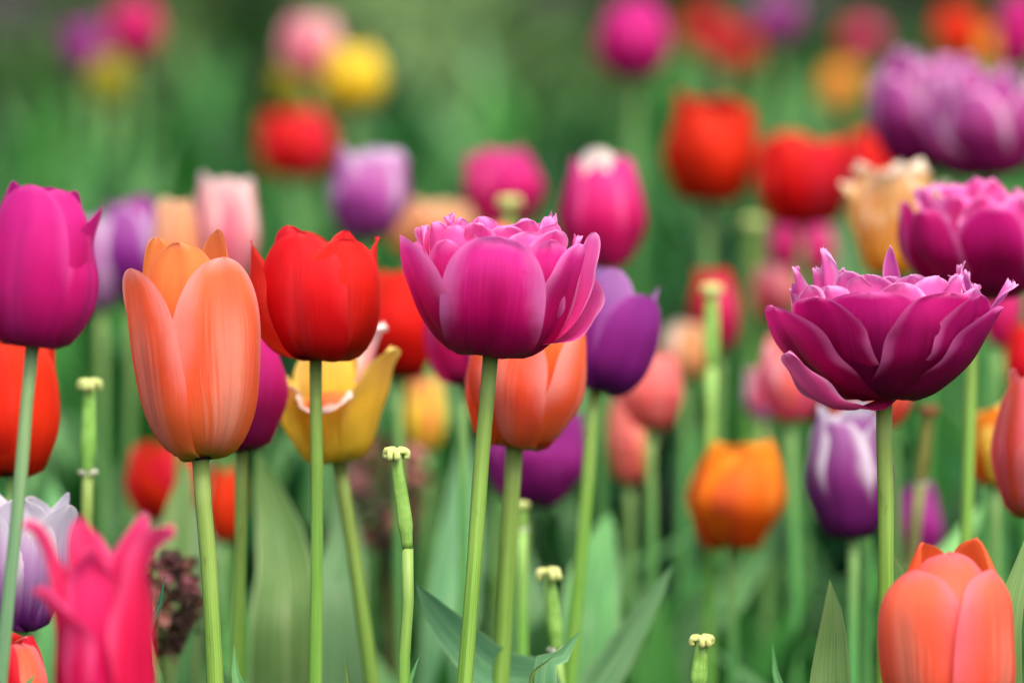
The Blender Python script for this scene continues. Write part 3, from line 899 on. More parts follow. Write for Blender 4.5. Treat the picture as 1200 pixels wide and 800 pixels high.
# dark double tulip
pt = [
    ('ddouble', petal([(3, 0), (50, 0), (88, 34), (108, 76), (112, 122)], 76, th=-12, vm=0.66, base=0.5, p=3.2, q=0.42, crease=2.0, ruffle=5, seed=41, bump=4, **K)),
    ('ddouble', petal([(3, 0), (50, 0), (92, 36), (113, 76), (120, 120)], 74, th=36, vm=0.66, base=0.5, p=3.2, q=0.42, crease=3.0, ruffle=5, seed=42, bump=4, **K)),
    ('ddouble', petal([(3, 0), (52, 0), (102, 36), (131, 76), (146, 108)], 72, th=-68, vm=0.64, base=0.5, p=2.8, q=0.46, crease=3.0, ruffle=3, seed=43, bump=4, edge_in=3, **K)),
    ('ddouble', petal([(3, 0), (50, 0), (98, 34), (124, 74), (140, 104)], 76, th=76, vm=0.64, base=0.5, p=2.8, q=0.46, crease=3.0, ruffle=3, seed=44, bump=4, edge_in=3, **K)),
    ('ddouble', petal([(3, 2), (48, 4), (90, 36), (112, 76), (122, 118)], 60, th=-44, vm=0.62, base=0.5, p=3.2, q=0.42, crease=2, ruffle=5, seed=441, bump=5, fringe=0.05, **K)),
    ('ddouble', petal([(3, 2), (48, 4), (90, 36), (114, 76), (126, 118)], 58, th=58, vm=0.62, base=0.5, p=3.2, q=0.42, crease=2, ruffle=5, seed=442, bump=5, fringe=0.05, **K)),
    ('ddouble', petal([(3, 0), (50, 0), (96, 36), (118, 76), (126, 116)], 60, th=150, vm=0.66, base=0.5, seed=45, bump=4, **K)),
    ('ddouble', petal([(3, 0), (50, 0), (96, 36), (118, 76), (126, 116)], 60, th=210, vm=0.66, base=0.5, seed=46, bump=4, **K)),
    ('double_inner', petal([(3, -2), (40, -14), (84, -4), (116, 22), (138, 54)], 38, th=-58, vm=0.66, base=0.5, q=0.55, ruffle=4, seed=47, bump=4, **K)),
    ('ddouble_inner', petal([(3, 4), (46, 8), (86, 40), (98, 84), (98, 130)], 46, th=-44, vm=0.66, base=0.5, q=0.45, ruffle=6, seed=48, bump=4, fringe=0.08, **K)),
    ('ddouble_inner', petal([(3, 4), (46, 8), (84, 40), (94, 84), (90, 142)], 50, th=-16, vm=0.66, base=0.5, q=0.45, ruffle=6, seed=49, bump=4, fringe=0.06, **K)),
    ('ddouble_inner', petal([(3, 4), (46, 8), (84, 40), (96, 84), (90, 140)], 50, th=38, vm=0.66, base=0.5, q=0.45, ruffle=4, seed=50, bump=4, fringe=0.06, **K)),
    ('ddouble_inner', petal([(3, 4), (46, 8), (88, 40), (106, 84), (112, 126)], 42, th=62, vm=0.66, base=0.5, q=0.45, ruffle=5, seed=51, bump=4, fringe=0.08, **K)),
    ('ddouble_inner', petal([(3, 4), (44, 8), (84, 40), (98, 90), (104, 152)], 22, th=-78, vm=0.8, base=0.5, q=0.45, ruffle=6, seed=52, bump=4, fringe=0.25, **K)),
    ('ddouble_inner', petal([(3, 4), (44, 8), (84, 40), (98, 84), (108, 128)], 36, th=-96, vm=0.7, base=0.5, q=0.45, ruffle=6, seed=53, bump=4, fringe=0.15, **K)),
    ('ddouble_inner', petal([(3, 4), (36, 8), (66, 40), (80, 90), (84, 170)], 18, th=-60, vm=0.78, base=0.5, q=0.5, ruffle=6, seed=54, bump=3, fringe=0.6, **K)),
    ('ddouble_inner', petal([(3, 4), (36, 8), (62, 40), (70, 90), (72, 148)], 26, th=-42, vm=0.75, base=0.5, q=0.5, ruffle=6, seed=55, bump=3, fringe=0.5, **K)),
    ('ddouble_inner', petal([(3, 4), (30, 8), (40, 60), (34, 120), (22, 178)], 14, th=150, vm=0.72, base=0.3, q=0.8, ruffle=2, seed=56, bump=2, cw=0.5, **K)),
    ('ddouble_inner', petal([(3, 4), (46, 8), (88, 40), (100, 90), (92, 152)], 18, th=100, vm=0.78, base=0.5, q=0.5, ruffle=5, seed=57, bump=3, fringe=0.5, **K)),
    ('ddouble_inner', petal([(3, 4), (46, 8), (90, 40), (108, 90), (112, 146)], 20, th=112, vm=0.78, base=0.5, q=0.5, ruffle=5, seed=58, bump=3, fringe=0.35, **K)),
    ('ddouble_inner', petal([(3, 4), (36, 10), (84, 44), (95, 96), (98, 132)], 40, th=8, vm=0.7, base=0.5, q=0.42, ruffle=6, seed=340, bump=5, fringe=0.06, **K)),
    ('ddouble_inner', petal([(3, 4), (36, 10), (89, 44), (100, 96), (104, 130)], 36, th=-60, vm=0.7, base=0.5, q=0.42, ruffle=6, seed=341, bump=5, fringe=0.12, **K)),
    ('ddouble_inner', petal([(3, 4), (36, 10), (73, 44), (83, 96), (86, 146)], 34, th=-30, vm=0.7, base=0.5, q=0.42, ruffle=6, seed=342, bump=5, fringe=0.12, **K)),
    ('ddouble_inner', petal([(3, 4), (36, 10), (68, 44), (77, 96), (80, 142)], 36, th=20, vm=0.7, base=0.5, q=0.42, ruffle=6, seed=343, bump=5, fringe=0.08, **K)),
    ('ddouble_inner', petal([(3, 4), (36, 10), (82, 44), (93, 96), (96, 140)], 34, th=54, vm=0.7, base=0.5, q=0.42, ruffle=6, seed=344, bump=5, fringe=0.10, **K)),
    ('ddouble_inner', petal([(3, 4), (36, 10), (94, 44), (106, 96), (110, 130)], 30, th=80, vm=0.7, base=0.5, q=0.42, ruffle=6, seed=345, bump=5, fringe=0.20, **K)),
    ('ddouble_inner', petal([(3, 4), (36, 10), (89, 44), (100, 96), (104, 134)], 30, th=-84, vm=0.7, base=0.5, q=0.42, ruffle=6, seed=346, bump=5, fringe=0.25, **K)),
    ('ddouble_inner', petal([(3, 4), (36, 10), (60, 44), (67, 96), (70, 146)], 30, th=-52, vm=0.7, base=0.5, q=0.42, ruffle=6, seed=347, bump=5, fringe=0.20, **K)),
    ('ddouble_inner', petal([(3, 4), (36, 10), (63, 44), (71, 96), (74, 140)], 30, th=2, vm=0.7, base=0.5, q=0.42, ruffle=6, seed=348, bump=5, fringe=0.10, **K)),
    ('ddouble_inner', petal([(3, 4), (36, 10), (77, 44), (87, 96), (90, 142)], 28, th=72, vm=0.7, base=0.5, q=0.42, ruffle=6, seed=349, bump=5, fringe=0.20, **K)),
    ('ddouble_inner', petal([(3, 4), (36, 10), (96, 44), (108, 96), (112, 128)], 30, th=100, vm=0.7, base=0.5, q=0.42, ruffle=6, seed=350, bump=5, fringe=0.30, **K)),
    ('ddouble_inner', petal([(3, 4), (36, 10), (77, 44), (87, 96), (90, 138)], 34, th=140, vm=0.7, base=0.5, q=0.42, ruffle=6, seed=351, bump=5, fringe=0.10, **K)),
    ('ddouble_inner', petal([(3, 4), (36, 10), (72, 44), (81, 96), (84, 150)], 24, th=-74, vm=0.7, base=0.5, q=0.42, ruffle=6, seed=352, bump=5, fringe=0.40, **K)),
    ('ddouble_inner', petal([(3, 4), (36, 10), (51, 44), (58, 96), (60, 142)], 28, th=36, vm=0.7, base=0.5, q=0.42, ruffle=6, seed=353, bump=5, fringe=0.10, **K)),
    ('ddouble_inner', petal([(3, 4), (46, 8), (94, 40), (120, 86), (150, 134)], 18, th=84, vm=0.8, base=0.5, q=0.45, ruffle=6, seed=59, bump=3, fringe=0.35, **K)),
    ('ddouble_inner', petal([(3, 4), (36, 8), (66, 40), (72, 90), (70, 140)], 36, th=180, vm=0.7, base=0.5, q=0.5, ruffle=5, seed=60, bump=3, fringe=0.15, **K)),
    ('ddouble_inner', petal([(3, 4), (36, 8), (66, 40), (76, 84), (78, 136)], 36, th=-140, vm=0.7, base=0.5, q=0.5, ruffle=5, seed=61, bump=3, fringe=0.25, **K)),
]
tulip('wide dark magenta double tulip with frilly lilac tips and one drooping pale petal', pt, (1036, 465), 1.005, (1037, 740), 'double tulips', stem_r=11)

# magenta tulip cut by the frame
K = dict(vm=0.5, p=2.2, nu=20, nv=26, bump=4)
pt = [
    ('magenta', petal([(3, 0), (40, 4), (60, 40), (66, 90), (60, 140), (46, 186)], 66, th=-18, skew=6, crease=2, seed=71, **K)),
    ('magenta', petal([(3, 0), (40, 4), (62, 40), (66, 80), (58, 126), (70, 170)], 50, th=76, skew=5, crease=3, seed=72, vm=0.4, p=1.6, q=0.8, nu=20, nv=26, bump=3)),
    ('magenta', petal([(3, 0), (40, 4), (60, 40), (65, 90), (56, 140), (40, 190)], 58, th=-100, skew=5, seed=73, **K)),
    ('magenta', petal([(3, 0), (40, 4), (58, 40), (62, 90), (54, 140), (38, 188)], 60, th=180, skew=5, seed=74, **K)),
    ('magenta', petal([(2, 1), (36, 6), (52, 40), (58, 90), (54, 140), (36, 184)], 56, th=30, skew=5, seed=75, **K)),
    ('magenta', petal([(2, 1), (36, 6), (52, 40), (58, 90), (50, 140), (40, 186)], 56, th=130, skew=5, seed=76, **K)),
]
tulip('magenta tulip with one pointed petal flipped out, above a red-orange one', pt, (38, 405), 0.955, (6, 730), 'magenta tulips', stem_r=9, stem_mat=M_STEM_BLUE)

# soft orange-red tulip low in the corner
K = dict(p=2.5, q=0.52, nu=22, nv=32, bump=5)
pt = [
    ('coral', petal([(3, 0), (44, 8), (72, 54), (79, 110), (76, 165), (52, 205)], 82, vm=0.46, th=-46, skew=-7, crease=2, seed=81, edge_in=4, **K)),
    ('coral', petal([(3, 0), (44, 8), (74, 54), (82, 110), (80, 165), (62, 202)], 84, vm=0.46, th=52, skew=-9, crease=2, seed=82, edge_in=4, **K)),
    ('coral', petal([(2, 1), (40, 10), (64, 54), (70, 110), (60, 170), (28, 224)], 74, vm=0.55, th=2, skew=4, crease=2, seed=83, edge_in=3, **K)),
    ('coral_inner', petal([(2, 1), (40, 10), (66, 54), (72, 110), (68, 170), (46, 236)], 66, vm=0.6, th=118, skew=4, seed=84, edge_in=6, **K)),
    ('coral_inner', petal([(2, 1), (40, 10), (64, 54), (68, 110), (58, 170), (30, 234)], 66, vm=0.6, th=240, skew=4, seed=85, edge_in=6, **K)),
    ('coral', petal([(3, 0), (44, 8), (70, 54), (74, 110), (66, 165), (40, 218)], 70, vm=0.5, th=180, skew=5, seed=86, **K)),
]
tulip('large coral orange tulip low in the corner under the dark double tulip', pt, (1116, 868), 0.965, (1122, 1000), 'orange tulips', stem_r=11)

# hot pink lily-flowered tulip
K = dict(nu=18, nv=32, bump=6, base=0.6)
pt = [
    ('hotpink', petal([(3, 0), (34, 8), (50, 60), (50, 130), (54, 176), (66, 204), (82, 214), (88, 204)], 48, vm=0.48, p=1.75, q=0.75, th=-48, skew=9, crease=8, ruffle=8, seed=401, edge_in=-5, **K)),
    ('hotpink', petal([(3, 0), (34, 8), (50, 60), (48, 130), (44, 196), (56, 246), (72, 276), (84, 280)], 46, vm=0.48, p=1.75, q=0.75, th=-98, skew=9, crease=8, ruffle=8, seed=402, edge_in=-4, **K)),
    ('hotpink', petal([(3, 0), (34, 8), (48, 60), (46, 130), (36, 190), (28, 232), (38, 258)], 52, vm=0.48, p=1.75, q=0.75, th=18, skew=-10, crease=9, ruffle=9, seed=403, edge_in=-6, side=-22, **K)),
    ('hotpink', petal([(3, 0), (34, 8), (50, 60), (50, 130), (44, 200), (50, 246), (66, 278), (80, 282)], 48, vm=0.48, p=1.75, q=0.75, th=74, skew=8, crease=9, ruffle=8, seed=404, edge_in=-8, **K)),
    ('hotpink', petal([(3, 0), (32, 8), (46, 60), (44, 130), (36, 200), (42, 250), (60, 288)], 46, vm=0.48, p=1.75, q=0.75, th=-150, skew=8, crease=4, ruffle=5, seed=405, **K)),
    ('hotpink', petal([(3, 0), (32, 8), (46, 60), (44, 130), (34, 200), (32, 255), (44, 296)], 46, vm=0.48, p=1.75, q=0.75, th=160, skew=8, crease=4, ruffle=5, seed=406, side=-30, **K)),
]
pt = [(m_, ([(x * 1.12, y * 1.12, z) for x, y, z in v_], f_, u_)) for m_, (v_, f_, u_) in pt]
tulip('hot pink lily-flowered tulip with pointed tips curling outwards', pt, (122, 896), 0.875, (124, 1010), 'pink tulips', stem_r=11)

# purple tulip leaning behind the pink double
K = dict(vm=0.5, p=2.2, nu=18, nv=22, bump=3)
pt = [
    ('purple', petal([(3, 0), (30, 3), (50, 30), (55, 75), (48, 122)], 52, th=30, skew=5, crease=2, seed=91, **K)),
    ('purple', petal([(3, 0), (30, 3), (48, 30), (52, 75), (46, 124)], 46, th=-62, skew=5, crease=2, seed=92, **K)),
    ('purple', petal([(3, 0), (30, 3), (50, 30), (54, 75), (52, 120)], 50, th=150, skew=5, seed=93, **K)),
    ('purple_inner', petal([(2, 1), (28, 6), (44, 30), (48, 80), (40, 142)], 46, th=-28, skew=3, crease=2, seed=94, **K)),
    ('purple_inner', petal([(2, 1), (28, 6), (44, 30), (48, 80), (42, 140)], 46, th=-130, skew=3, seed=95, **K)),
    ('purple_inner', petal([(2, 1), (28, 6), (44, 30), (48, 80), (38, 136)], 44, th=95, skew=3, seed=96, **K)),
]
tulip('dark purple tulip with paler inner petals, leaning beside the pink double one', pt, (697, 456), 1.12, (672, 740), 'purple tulips', tilt=(0.22, 0), stem_r=9)


# ------------------------------------------------------------------ the softer flowers
O = ('orange', 'orange_inner')
def simple(label, mats, base, h, w, k, stem=None, group=None, **kw):
    kt = {q: kw.pop(q) for q in ('tilt', 'stem_r', 'stem_mat', 'leaves', 'bend') if q in kw}
    hd = kw.pop('kind', classic)
    sc = kw.pop('sc', 1)
    r2 = random.Random(kw.get('seed', 0))
    kt.setdefault('tilt', (r2.uniform(-0.09, 0.09), r2.uniform(-0.08, 0.08)))
    tulip(label, hd(w, h, mats, **kw), base, k, stem, group, **kt)


RO, SC, MG, HP, PR, VI = ('redorange',) * 2, ('scarlet',) * 2, ('magenta',) * 2, ('hotpink',) * 2, ('pinkrose',) * 2, ('violet',) * 2
simple('red-orange tulip partly hidden under the magenta one at the edge', RO, (14, 557), 165, 116, 1.06, (8, 780), 'orange tulips', rot=10, seed=101)
simple('magenta tulip half hidden behind the tall orange one', MG, (283, 527), 150, 112, 1.07, (280, 770), 'magenta tulips', rot=40, seed=102, stem_r=9)
simple('orange tulip with olive base, right behind the pink double tulip', O, (603, 522), 158, 140, 1.06, (585, 800), 'orange tulips', rot=-35, seed=103, top=0.44, stem_r=12)
simple('plum purple tulip hidden low behind an orange one', VI, (618, 590), 120, 120, 1.2, (606, 800), 'purple tulips', rot=30, seed=104)
simple('deep magenta tulip peeping out under the pink double one', ('pinkrose', 'magenta'), (543, 449), 120, 98, 1.16, (541, 700), 'magenta tulips', rot=20, seed=105)
simple('scarlet tulip between the blood red one and the pink double', SC, (466, 442), 125, 92, 1.22, (470, 700), 'red tulips', rot=15, seed=106)
simple('small orange tulip peeping over the rim of the pink double', O, (583, 345), 86, 66, 1.25, (590, 560), 'orange tulips', rot=5, seed=107)
# yellow fringed tulip with white and red curled rims
K = dict(nu=20, nv=24, bump=4)
pt = [
    ('parrot', petal([(3, 0), (36, 6), (56, 46), (66, 76), (80, 94), (96, 90), (100, 74)], 40, th=-52, vm=0.7, ruffle=5, fringe=0.2, seed=111, q=0.5, **K)),
    ('parrot', petal([(3, 0), (36, 6), (52, 44), (58, 66), (70, 82), (88, 76), (92, 60)], 36, th=-2, vm=0.7, ruffle=6, fringe=0.2, seed=112, q=0.5, **K)),
    ('yellow', petal([(3, 0), (34, 6), (56, 46), (76, 88), (96, 122)], 52, th=64, vm=0.6, ruffle=4, fringe=0.1, seed=113, q=0.55, **K)),
    ('yellow', petal([(3, 2), (32, 10), (48, 50), (52, 100), (46, 146)], 50, th=20, vm=0.6, ruffle=4, fringe=0.1, seed=114, q=0.55, **K)),
    ('yellow', petal([(3, 2), (32, 10), (48, 50), (54, 96), (52, 138)], 50, th=180, vm=0.6, ruffle=4, seed=115, **K)),
    ('yellow', petal([(3, 2), (32, 10), (50, 50), (62, 96), (74, 120)], 46, th=-110, vm=0.6, ruffle=4, seed=116, **K)),
    ('pinkwhite', petal([(3, 8), (28, 18), (44, 60), (54, 100), (70, 142), (82, 150)], 30, th=76, vm=0.7, ruffle=7, fringe=0.4, seed=117, q=0.5, **K)),
]
tulip('yellow frilled tulip with white and red curled rims, below the blood red one', pt, (397, 541), 1.09, (436, 790), 'frilled tulips', stem_r=10)
simple('white-edged purple tulip under the drooping petal of the dark double', ('whitepurple', 'whitepurple'), (1000, 630), 156, 98, 1.15, (1000, 790), 'purple tulips', rot=-38, seed=108, top=0.40, flare=0.02, wf=0.58, tipq=0.62)
simple('small violet tulip low beside the brown-topped bare stem', VI, (1076, 660), 92, 62, 1.3, (1076, 800), 'purple tulips', rot=0, seed=109)
simple('coral red tulip peeping out beneath the dark double tulip', ('coral', 'salmon'), (1016, 498), 84, 100, 1.2, (1014, 760), 'red tulips', rot=12, seed=110)
simple('salmon pink tulip beside the drooping petal of the dark double', ('pink', 'salmon'), (926, 492), 98, 76, 1.27, (930, 720), 'pink tulips', rot=35, seed=118)
simple('squat tangerine tulip alone above the dark leaves', ('tangerine', 'tangerine'), (858, 640), 126, 122, 1.24, (856, 860), 'orange tulips', rot=-20, seed=119, top=0.27, ruffle=0.02, low=0.33)
simple('salmon tulip cut off by the frame beside a yellow-orange one', ('salmon', 'coral'), (1212, 604), 175, 100, 1.08, (1206, 800), 'pink tulips', rot=-25, seed=120)
simple('yellow-orange tulip mostly hidden behind the salmon one at the frame', ('tangerine', 'yellow'), (1166, 568), 92, 58, 1.18, (1170, 800), 'orange tulips', rot=10, seed=121)
simple('white and purple tulip behind the hot pink lily-flowered one', ('snowpurple', 'snowpurple'), (24, 738), 168, 106, 1.03, (24, 900), 'purple tulips', rot=-60, seed=122, top=0.52, flare=0.1, tipq=0.75, tilt=(0.05, 0))
simple('red tulip low in the corner behind the hot pink lily-flowered one', ('coral', 'red'), (22, 850), 112, 82, 0.98, (22, 980), 'red tulips', rot=15, seed=123)
simple('blurred red tulip behind the tall orange stem, above pale leaves', ('red', 'scarlet'), (192, 608), 90, 92, 1.3, (196, 820), 'red tulips', rot=22, seed=124)
simple('small orange-red tulip just behind the tall orange tulip\'s stem', RO, (262, 634), 92, 44, 1.3, (262, 820), 'orange tulips', rot=10, seed=125)
simple('small yellow and coral tulip between frilled yellow and pink double', ('yellow', 'coral'), (498, 528), 90, 46, 1.36, (498, 740), 'orange tulips', rot=30, seed=126)

simple('pale lilac tulip beside a darker purple one behind the magenta tulip', ('palelilac', 'lilac'), (118, 362), 108, 62, 1.36, (120, 640), 'lilac tulips', rot=20, seed=130)
simple('rich purple tulip with lilac rim, behind the tall orange one', ('deeplilac', 'violet'), (154, 352), 122, 76, 1.36, (152, 640), 'lilac tulips', rot=-10, seed=131)
simple('peach tulip just behind the tip of the tall orange one', ('peach', 'peach'), (208, 350), 116, 58, 1.26, (210, 600), 'pale tulips', rot=30, seed=132)
simple('pale pink tulip with rosy streak above the tall orange one', ('pinkwhite', 'pinkwhite'), (266, 330), 124, 80, 1.3, (266, 600), 'pale tulips', rot=2, seed=133, top=0.45)
simple('round red tulip alone on green, high over the blood red one', ('red', 'scarlet'), (348, 208), 78, 92, 1.8, (350, 420), 'red tulips', rot=12, seed=134)
simple('lilac tulip with silvery rim, above the gap beside the pink double', ('lilac', 'lilac'), (430, 278), 106, 92, 1.38, (430, 560), 'lilac tulips', rot=-8, seed=135, top=0.46)
simple('flat open peach tulip behind the pink double', ('peach', 'peach'), (503, 300), 64, 104, 1.5, (503, 520), 'pale tulips', rot=25, seed=136, top=0.5)
simple('rosy magenta tulip with a green bare stem before it', PR, (592, 262), 92, 90, 1.45, (592, 520), 'pink tulips', rot=35, seed=137, top=0.44)
tulip('upright rosy tulip with one cream petal at the top', classic(100, 128, PR, rot=-30, seed=138, top=0.42) + [('cream', petal([(3, 3), (30, 20), (38, 70), (30, 120), (28, 139)], 30, th=-14, vm=0.7, q=0.45, bump=4, seed=139))], (706, 313), 1.28, (704, 600), 'pink tulips', stem_r=8)
simple('magenta tulip at the top, alone against dark green', MG, (744, 92), 92, 86, 1.8, (744, 300), 'magenta tulips', rot=5, seed=139, stem_r=7)
simple('tall-cupped bright red tulip, the upper of two neighbouring reds', ('scarlet', 'scarlet'), (830, 236), 122, 110, 1.48, (830, 520), 'red tulips', rot=-25, seed=140, top=0.42, ruffle=0.035)
simple('wide red tulip next to the frilled peach one', ('red', 'scarlet'), (940, 262), 104, 112, 1.46, (940, 560), 'red tulips', rot=15, seed=141, top=0.43, ruffle=0.035)
simple('crimson tulip just behind the frilled peach one', ('red', 'red'), (1022, 232), 78, 74, 1.65, (1022, 420), 'red tulips', rot=33, seed=142)
simple('frilled peach and yellow tulip with creamy fringed tips', ('peachparrot', 'peachparrot'), (1042, 322), 142, 122, 1.26, (1050, 600), 'frilled tulips', kind=parrot, rot=-12, seed=143)
simple('full mauve pink double tulip above the dark double one', ('ddouble', 'double_inner'), (1142, 348), 140, 190, 1.13, (1130, 640), 'double tulips', kind=double, rot=8, seed=144)
simple('hazy lilac double tulip, the one standing behind two reds', ('pdouble', 'pdouble'), (1084, 196), 134, 150, 1.42, (1084, 480), 'double tulips', kind=double, rot=20, seed=145)
simple('hazy purple double tulip touching the frame, above the mauve pink one', ('pdouble', 'pdouble'), (1158, 206), 128, 150, 1.38, (1158, 480), 'double tulips', kind=double, rot=-10, seed=146)
simple('pink tulip hanging blurred below the wide red one', PR, (938, 326), 76, 78, 1.6, (938, 560), 'pink tulips', rot=10, seed=147)
simple('coral tulip blurred beneath the blurred pink one', ('salmon', 'pink'), (908, 372), 62, 56, 1.5, (910, 560), 'pink tulips', rot=24, seed=148)
simple('rose red tulip behind a pale thick bare stem', ('hotpink', 'red'), (841, 410), 98, 60, 1.42, (842, 640), 'pink tulips', rot=-14, seed=149)
simple('coral pink tulip between the dark purple one and the cream one', ('salmon', 'salmon'), (762, 502), 94, 70, 1.26, (762, 700), 'pink tulips', rot=18, seed=150)
simple('drooping salmon tulip below the coral pink one', ('salmon', 'peach'), (738, 566), 104, 58, 1.32, (740, 760), 'pink tulips', rot=-40, seed=151)
simple('cream peach tulip blurred between coral pink and rose red ones', ('peach', 'cream'), (802, 442), 64, 60, 1.42, (802, 640), 'pale tulips', rot=8, seed=152)
simple('magenta tulip peeping out under the mauve pink double', PR, (1170, 404), 70, 44, 1.32, (1168, 640), 'magenta tulips', rot=4, seed=153)
simple('scarlet tulip half out of frame above the salmon one', SC, (1206, 470), 92, 50, 1.3, (1206, 700), 'red tulips', rot=4, seed=154)
simple('pale pink tulip low beside the salmon pink and dark double', ('palelilac', 'pink'), (893, 492), 62, 40, 1.36, (896, 700), 'pale tulips', rot=14, seed=155)

FAR = dict(stem_r=7, res=(10, 12))
simple('far purple tulip beside a magenta one by the brown mulch', VI, (103, 88), 60, 54, 2.35, (104, 260), 'far tulips', rot=0, seed=160, **FAR)
simple('far magenta tulip over an olive yellow one by the mulch', ('hotpink', 'magenta'), (158, 68), 68, 60, 2.2, (158, 260), 'far tulips', rot=20, seed=161, **FAR)
simple('far olive yellow tulip below the magenta one', ('olive', 'olive'), (130, 122), 58, 46, 2.3, (130, 260), 'far tulips', rot=20, seed=162, **FAR)
simple('far pale pink tulip over the yellow pair', ('pinkwhite', 'pink'), (365, 94), 78, 70, 1.95, (365, 300), 'far tulips', rot=10, seed=163, **FAR)
simple('far golden yellow tulip beside the pale pink one', ('lemon', 'lemon'), (414, 126), 72, 76, 1.9, (414, 300), 'far tulips', rot=30, seed=164, **FAR)
simple('far greenish yellow tulip below the pale pink one', ('olive', 'olive'), (344, 122), 48, 46, 2.2, (344, 300), 'far tulips', rot=0, seed=165, **FAR)
simple('far dusky red tulip, upper one beside the purple one', ('red', 'red'), (826, 62), 50, 50, 2.9, (826, 260), 'far tulips', rot=12, seed=166, **FAR)
simple('far dark red tulip directly under the dusky red one', ('red', 'red'), (864, 82), 48, 48, 2.9, (864, 260), 'far tulips', rot=32, seed=167, **FAR)
simple('far purple tulip between dark red and rose ones', ('violet', 'lilac'), (908, 50), 56, 54, 2.5, (908, 260), 'far tulips', rot=2, seed=168, **FAR)
simple('far rose tulip beside the far golden one', ('pinkrose', 'red'), (1010, 70), 46, 52, 2.7, (1010, 260), 'far tulips', rot=2, seed=169, **FAR)
simple('far dull golden tulip below the far rose one', ('tangerine', 'yellow'), (982, 126), 52, 40, 2.5, (982, 260), 'far tulips', rot=2, seed=170, **FAR)
simple('far bright orange-red tulip over the lilac doubles', ('scarlet', 'redorange'), (1121, 70), 64, 54, 2.1, (1121, 260), 'far tulips', rot=18, seed=171, **FAR)
simple('far magenta tulip touching the frame over the lilac doubles', ('magenta', 'pinkrose'), (1192, 82), 90, 48, 1.8, (1192, 260), 'far tulips', rot=18, seed=172, **FAR)
simple('far yellow tulip between orange-red and magenta by the frame', ('tangerine', 'yellow'), (1160, 78), 44, 36, 2.1, (1160, 260), 'far tulips', rot=18, seed=173, **FAR)

# ------------------------------------------------------------------ stems that lost their petals
bare_stem('sharp curved bare stem with folded cream top, below the frilled yellow tulip', (464, 533), 1.0, (473, 800), 17, (78, 10), rot=0.3, bend=0.003)
bare_stem('bare stem with long pale pod beside the red-orange tulip', (105, 452), 1.09, (101, 640), 15, (92, 10), scar=True)
bare_stem('short bare stem with cream top between two stems and a long leaf', (644, 674), 1.07, (656, 800), 17, (70, 10), scar=True, rot=1.1)
bare_stem('short bare stem with white frilly top under the tangerine tulip', (823, 752), 1.015, (812, 860), 16, (60, 11), rot=0.8)
bare_stem('drying bare stem with brown top beside the small violet tulip', (1089, 482), 1.2, (1068, 660), 12, (62, 7.5), mat=M_DRYTIP, smat=M_STEM_BROWN, scar=True)
bare_stem('thick pale bare stem before the rose red tulip', (834, 340), 1.25, (832, 560), 13, (90, 10))
bare_stem('green bare stem before the rosy magenta tulip', (597, 238), 1.3, (592, 420), 15, (70, 9))
bare_stem('blurred bare stem under the gap between two reds', (882, 262), 1.5, (880, 430), 14, (70, 9))
bare_stem('faint bare stem with white petal scars behind the orange tulip', (612, 592), 1.13, (612, 760), 9, (20, 7), scar=True)

# ------------------------------------------------------------------ withered flower heads
def withered(label, cpx, k, w, h, n=44, seed=0, group='withered flowers'):
    rg = random.Random(seed)
    s = PX * k
    c = at(cpx[0], cpx[1], k)
    root = thing('withered_flower', label, 'withered flower', (c.x, c.y, 0), group)
    V, F, UV = tube(spline([(0, 0, 0), (0.004, 0, c.z * 0.5), (0, 0, c.z + h * 0.42 * s)], 14), [6 * s * (1.2 - 0.06 * i) for i in range(14)], 9)
    mesh_obj('stem', V, F, M_STEM_BROWN, root, UV)
    protos = []
    for q in range(3):
        pts = [petal([(2, 0), (9, 6), (11, 16), (rg.uniform(4, 15), 25)], 8, th=a, bump=3, ruffle=3, nu=6, nv=8, seed=seed + q * 9 + i, twist=rg.uniform(-.6, .6)) for i, a in enumerate((0, 125, 240))]
        V, F, UV = join(pts)
        o = mesh_obj('floret', scale_v(V, s), F, M_WITHER[q], None, UV)
        protos.append(o.data)
        bpy.data.objects.remove(o)
    for i in range(n):
        f = (i + 0.5) / n
        a = i * 2.4
        z = (f - 0.5) * h
        rr = 0.42 * w * math.sqrt(max(0.05, 1 - (2 * f - 1) ** 2)) * rg.uniform(0.7, 1.0)
        o = bpy.data.objects.new('floret', rg.choice(protos))
        col.objects.link(o)
        o.parent = root
        o.location = (math.cos(a) * rr * s, math.sin(a) * rr * s, c.z + z * s)
        o.rotation_mode = 'QUATERNION'
        o.rotation_quaternion = Vector((math.cos(a), math.sin(a), rg.uniform(-0.4, 0.6))).to_track_quat('Z', 'Y')
        o.scale = [rg.uniform(0.7, 1.15)] * 3
    return root


M_WITHER = [green_mat('withered_plum', '#2a1418', '#4c2428', 0.7, 0.1), green_mat('withered_brown', '#3a2018', '#6c4434', 0.8, 0.1), green_mat('withered_rose', '#7c1c2c', '#c08080', 0.7, 0.15)]
withered('dark withered flower cluster behind the hot pink lily-flowered tulip', (186, 706), 1.12, 74, 108, 48, 3)
withered('blurred dark brown withered flower behind the sharp bare stem', (452, 575), 1.34, 74, 130, 40, 8)

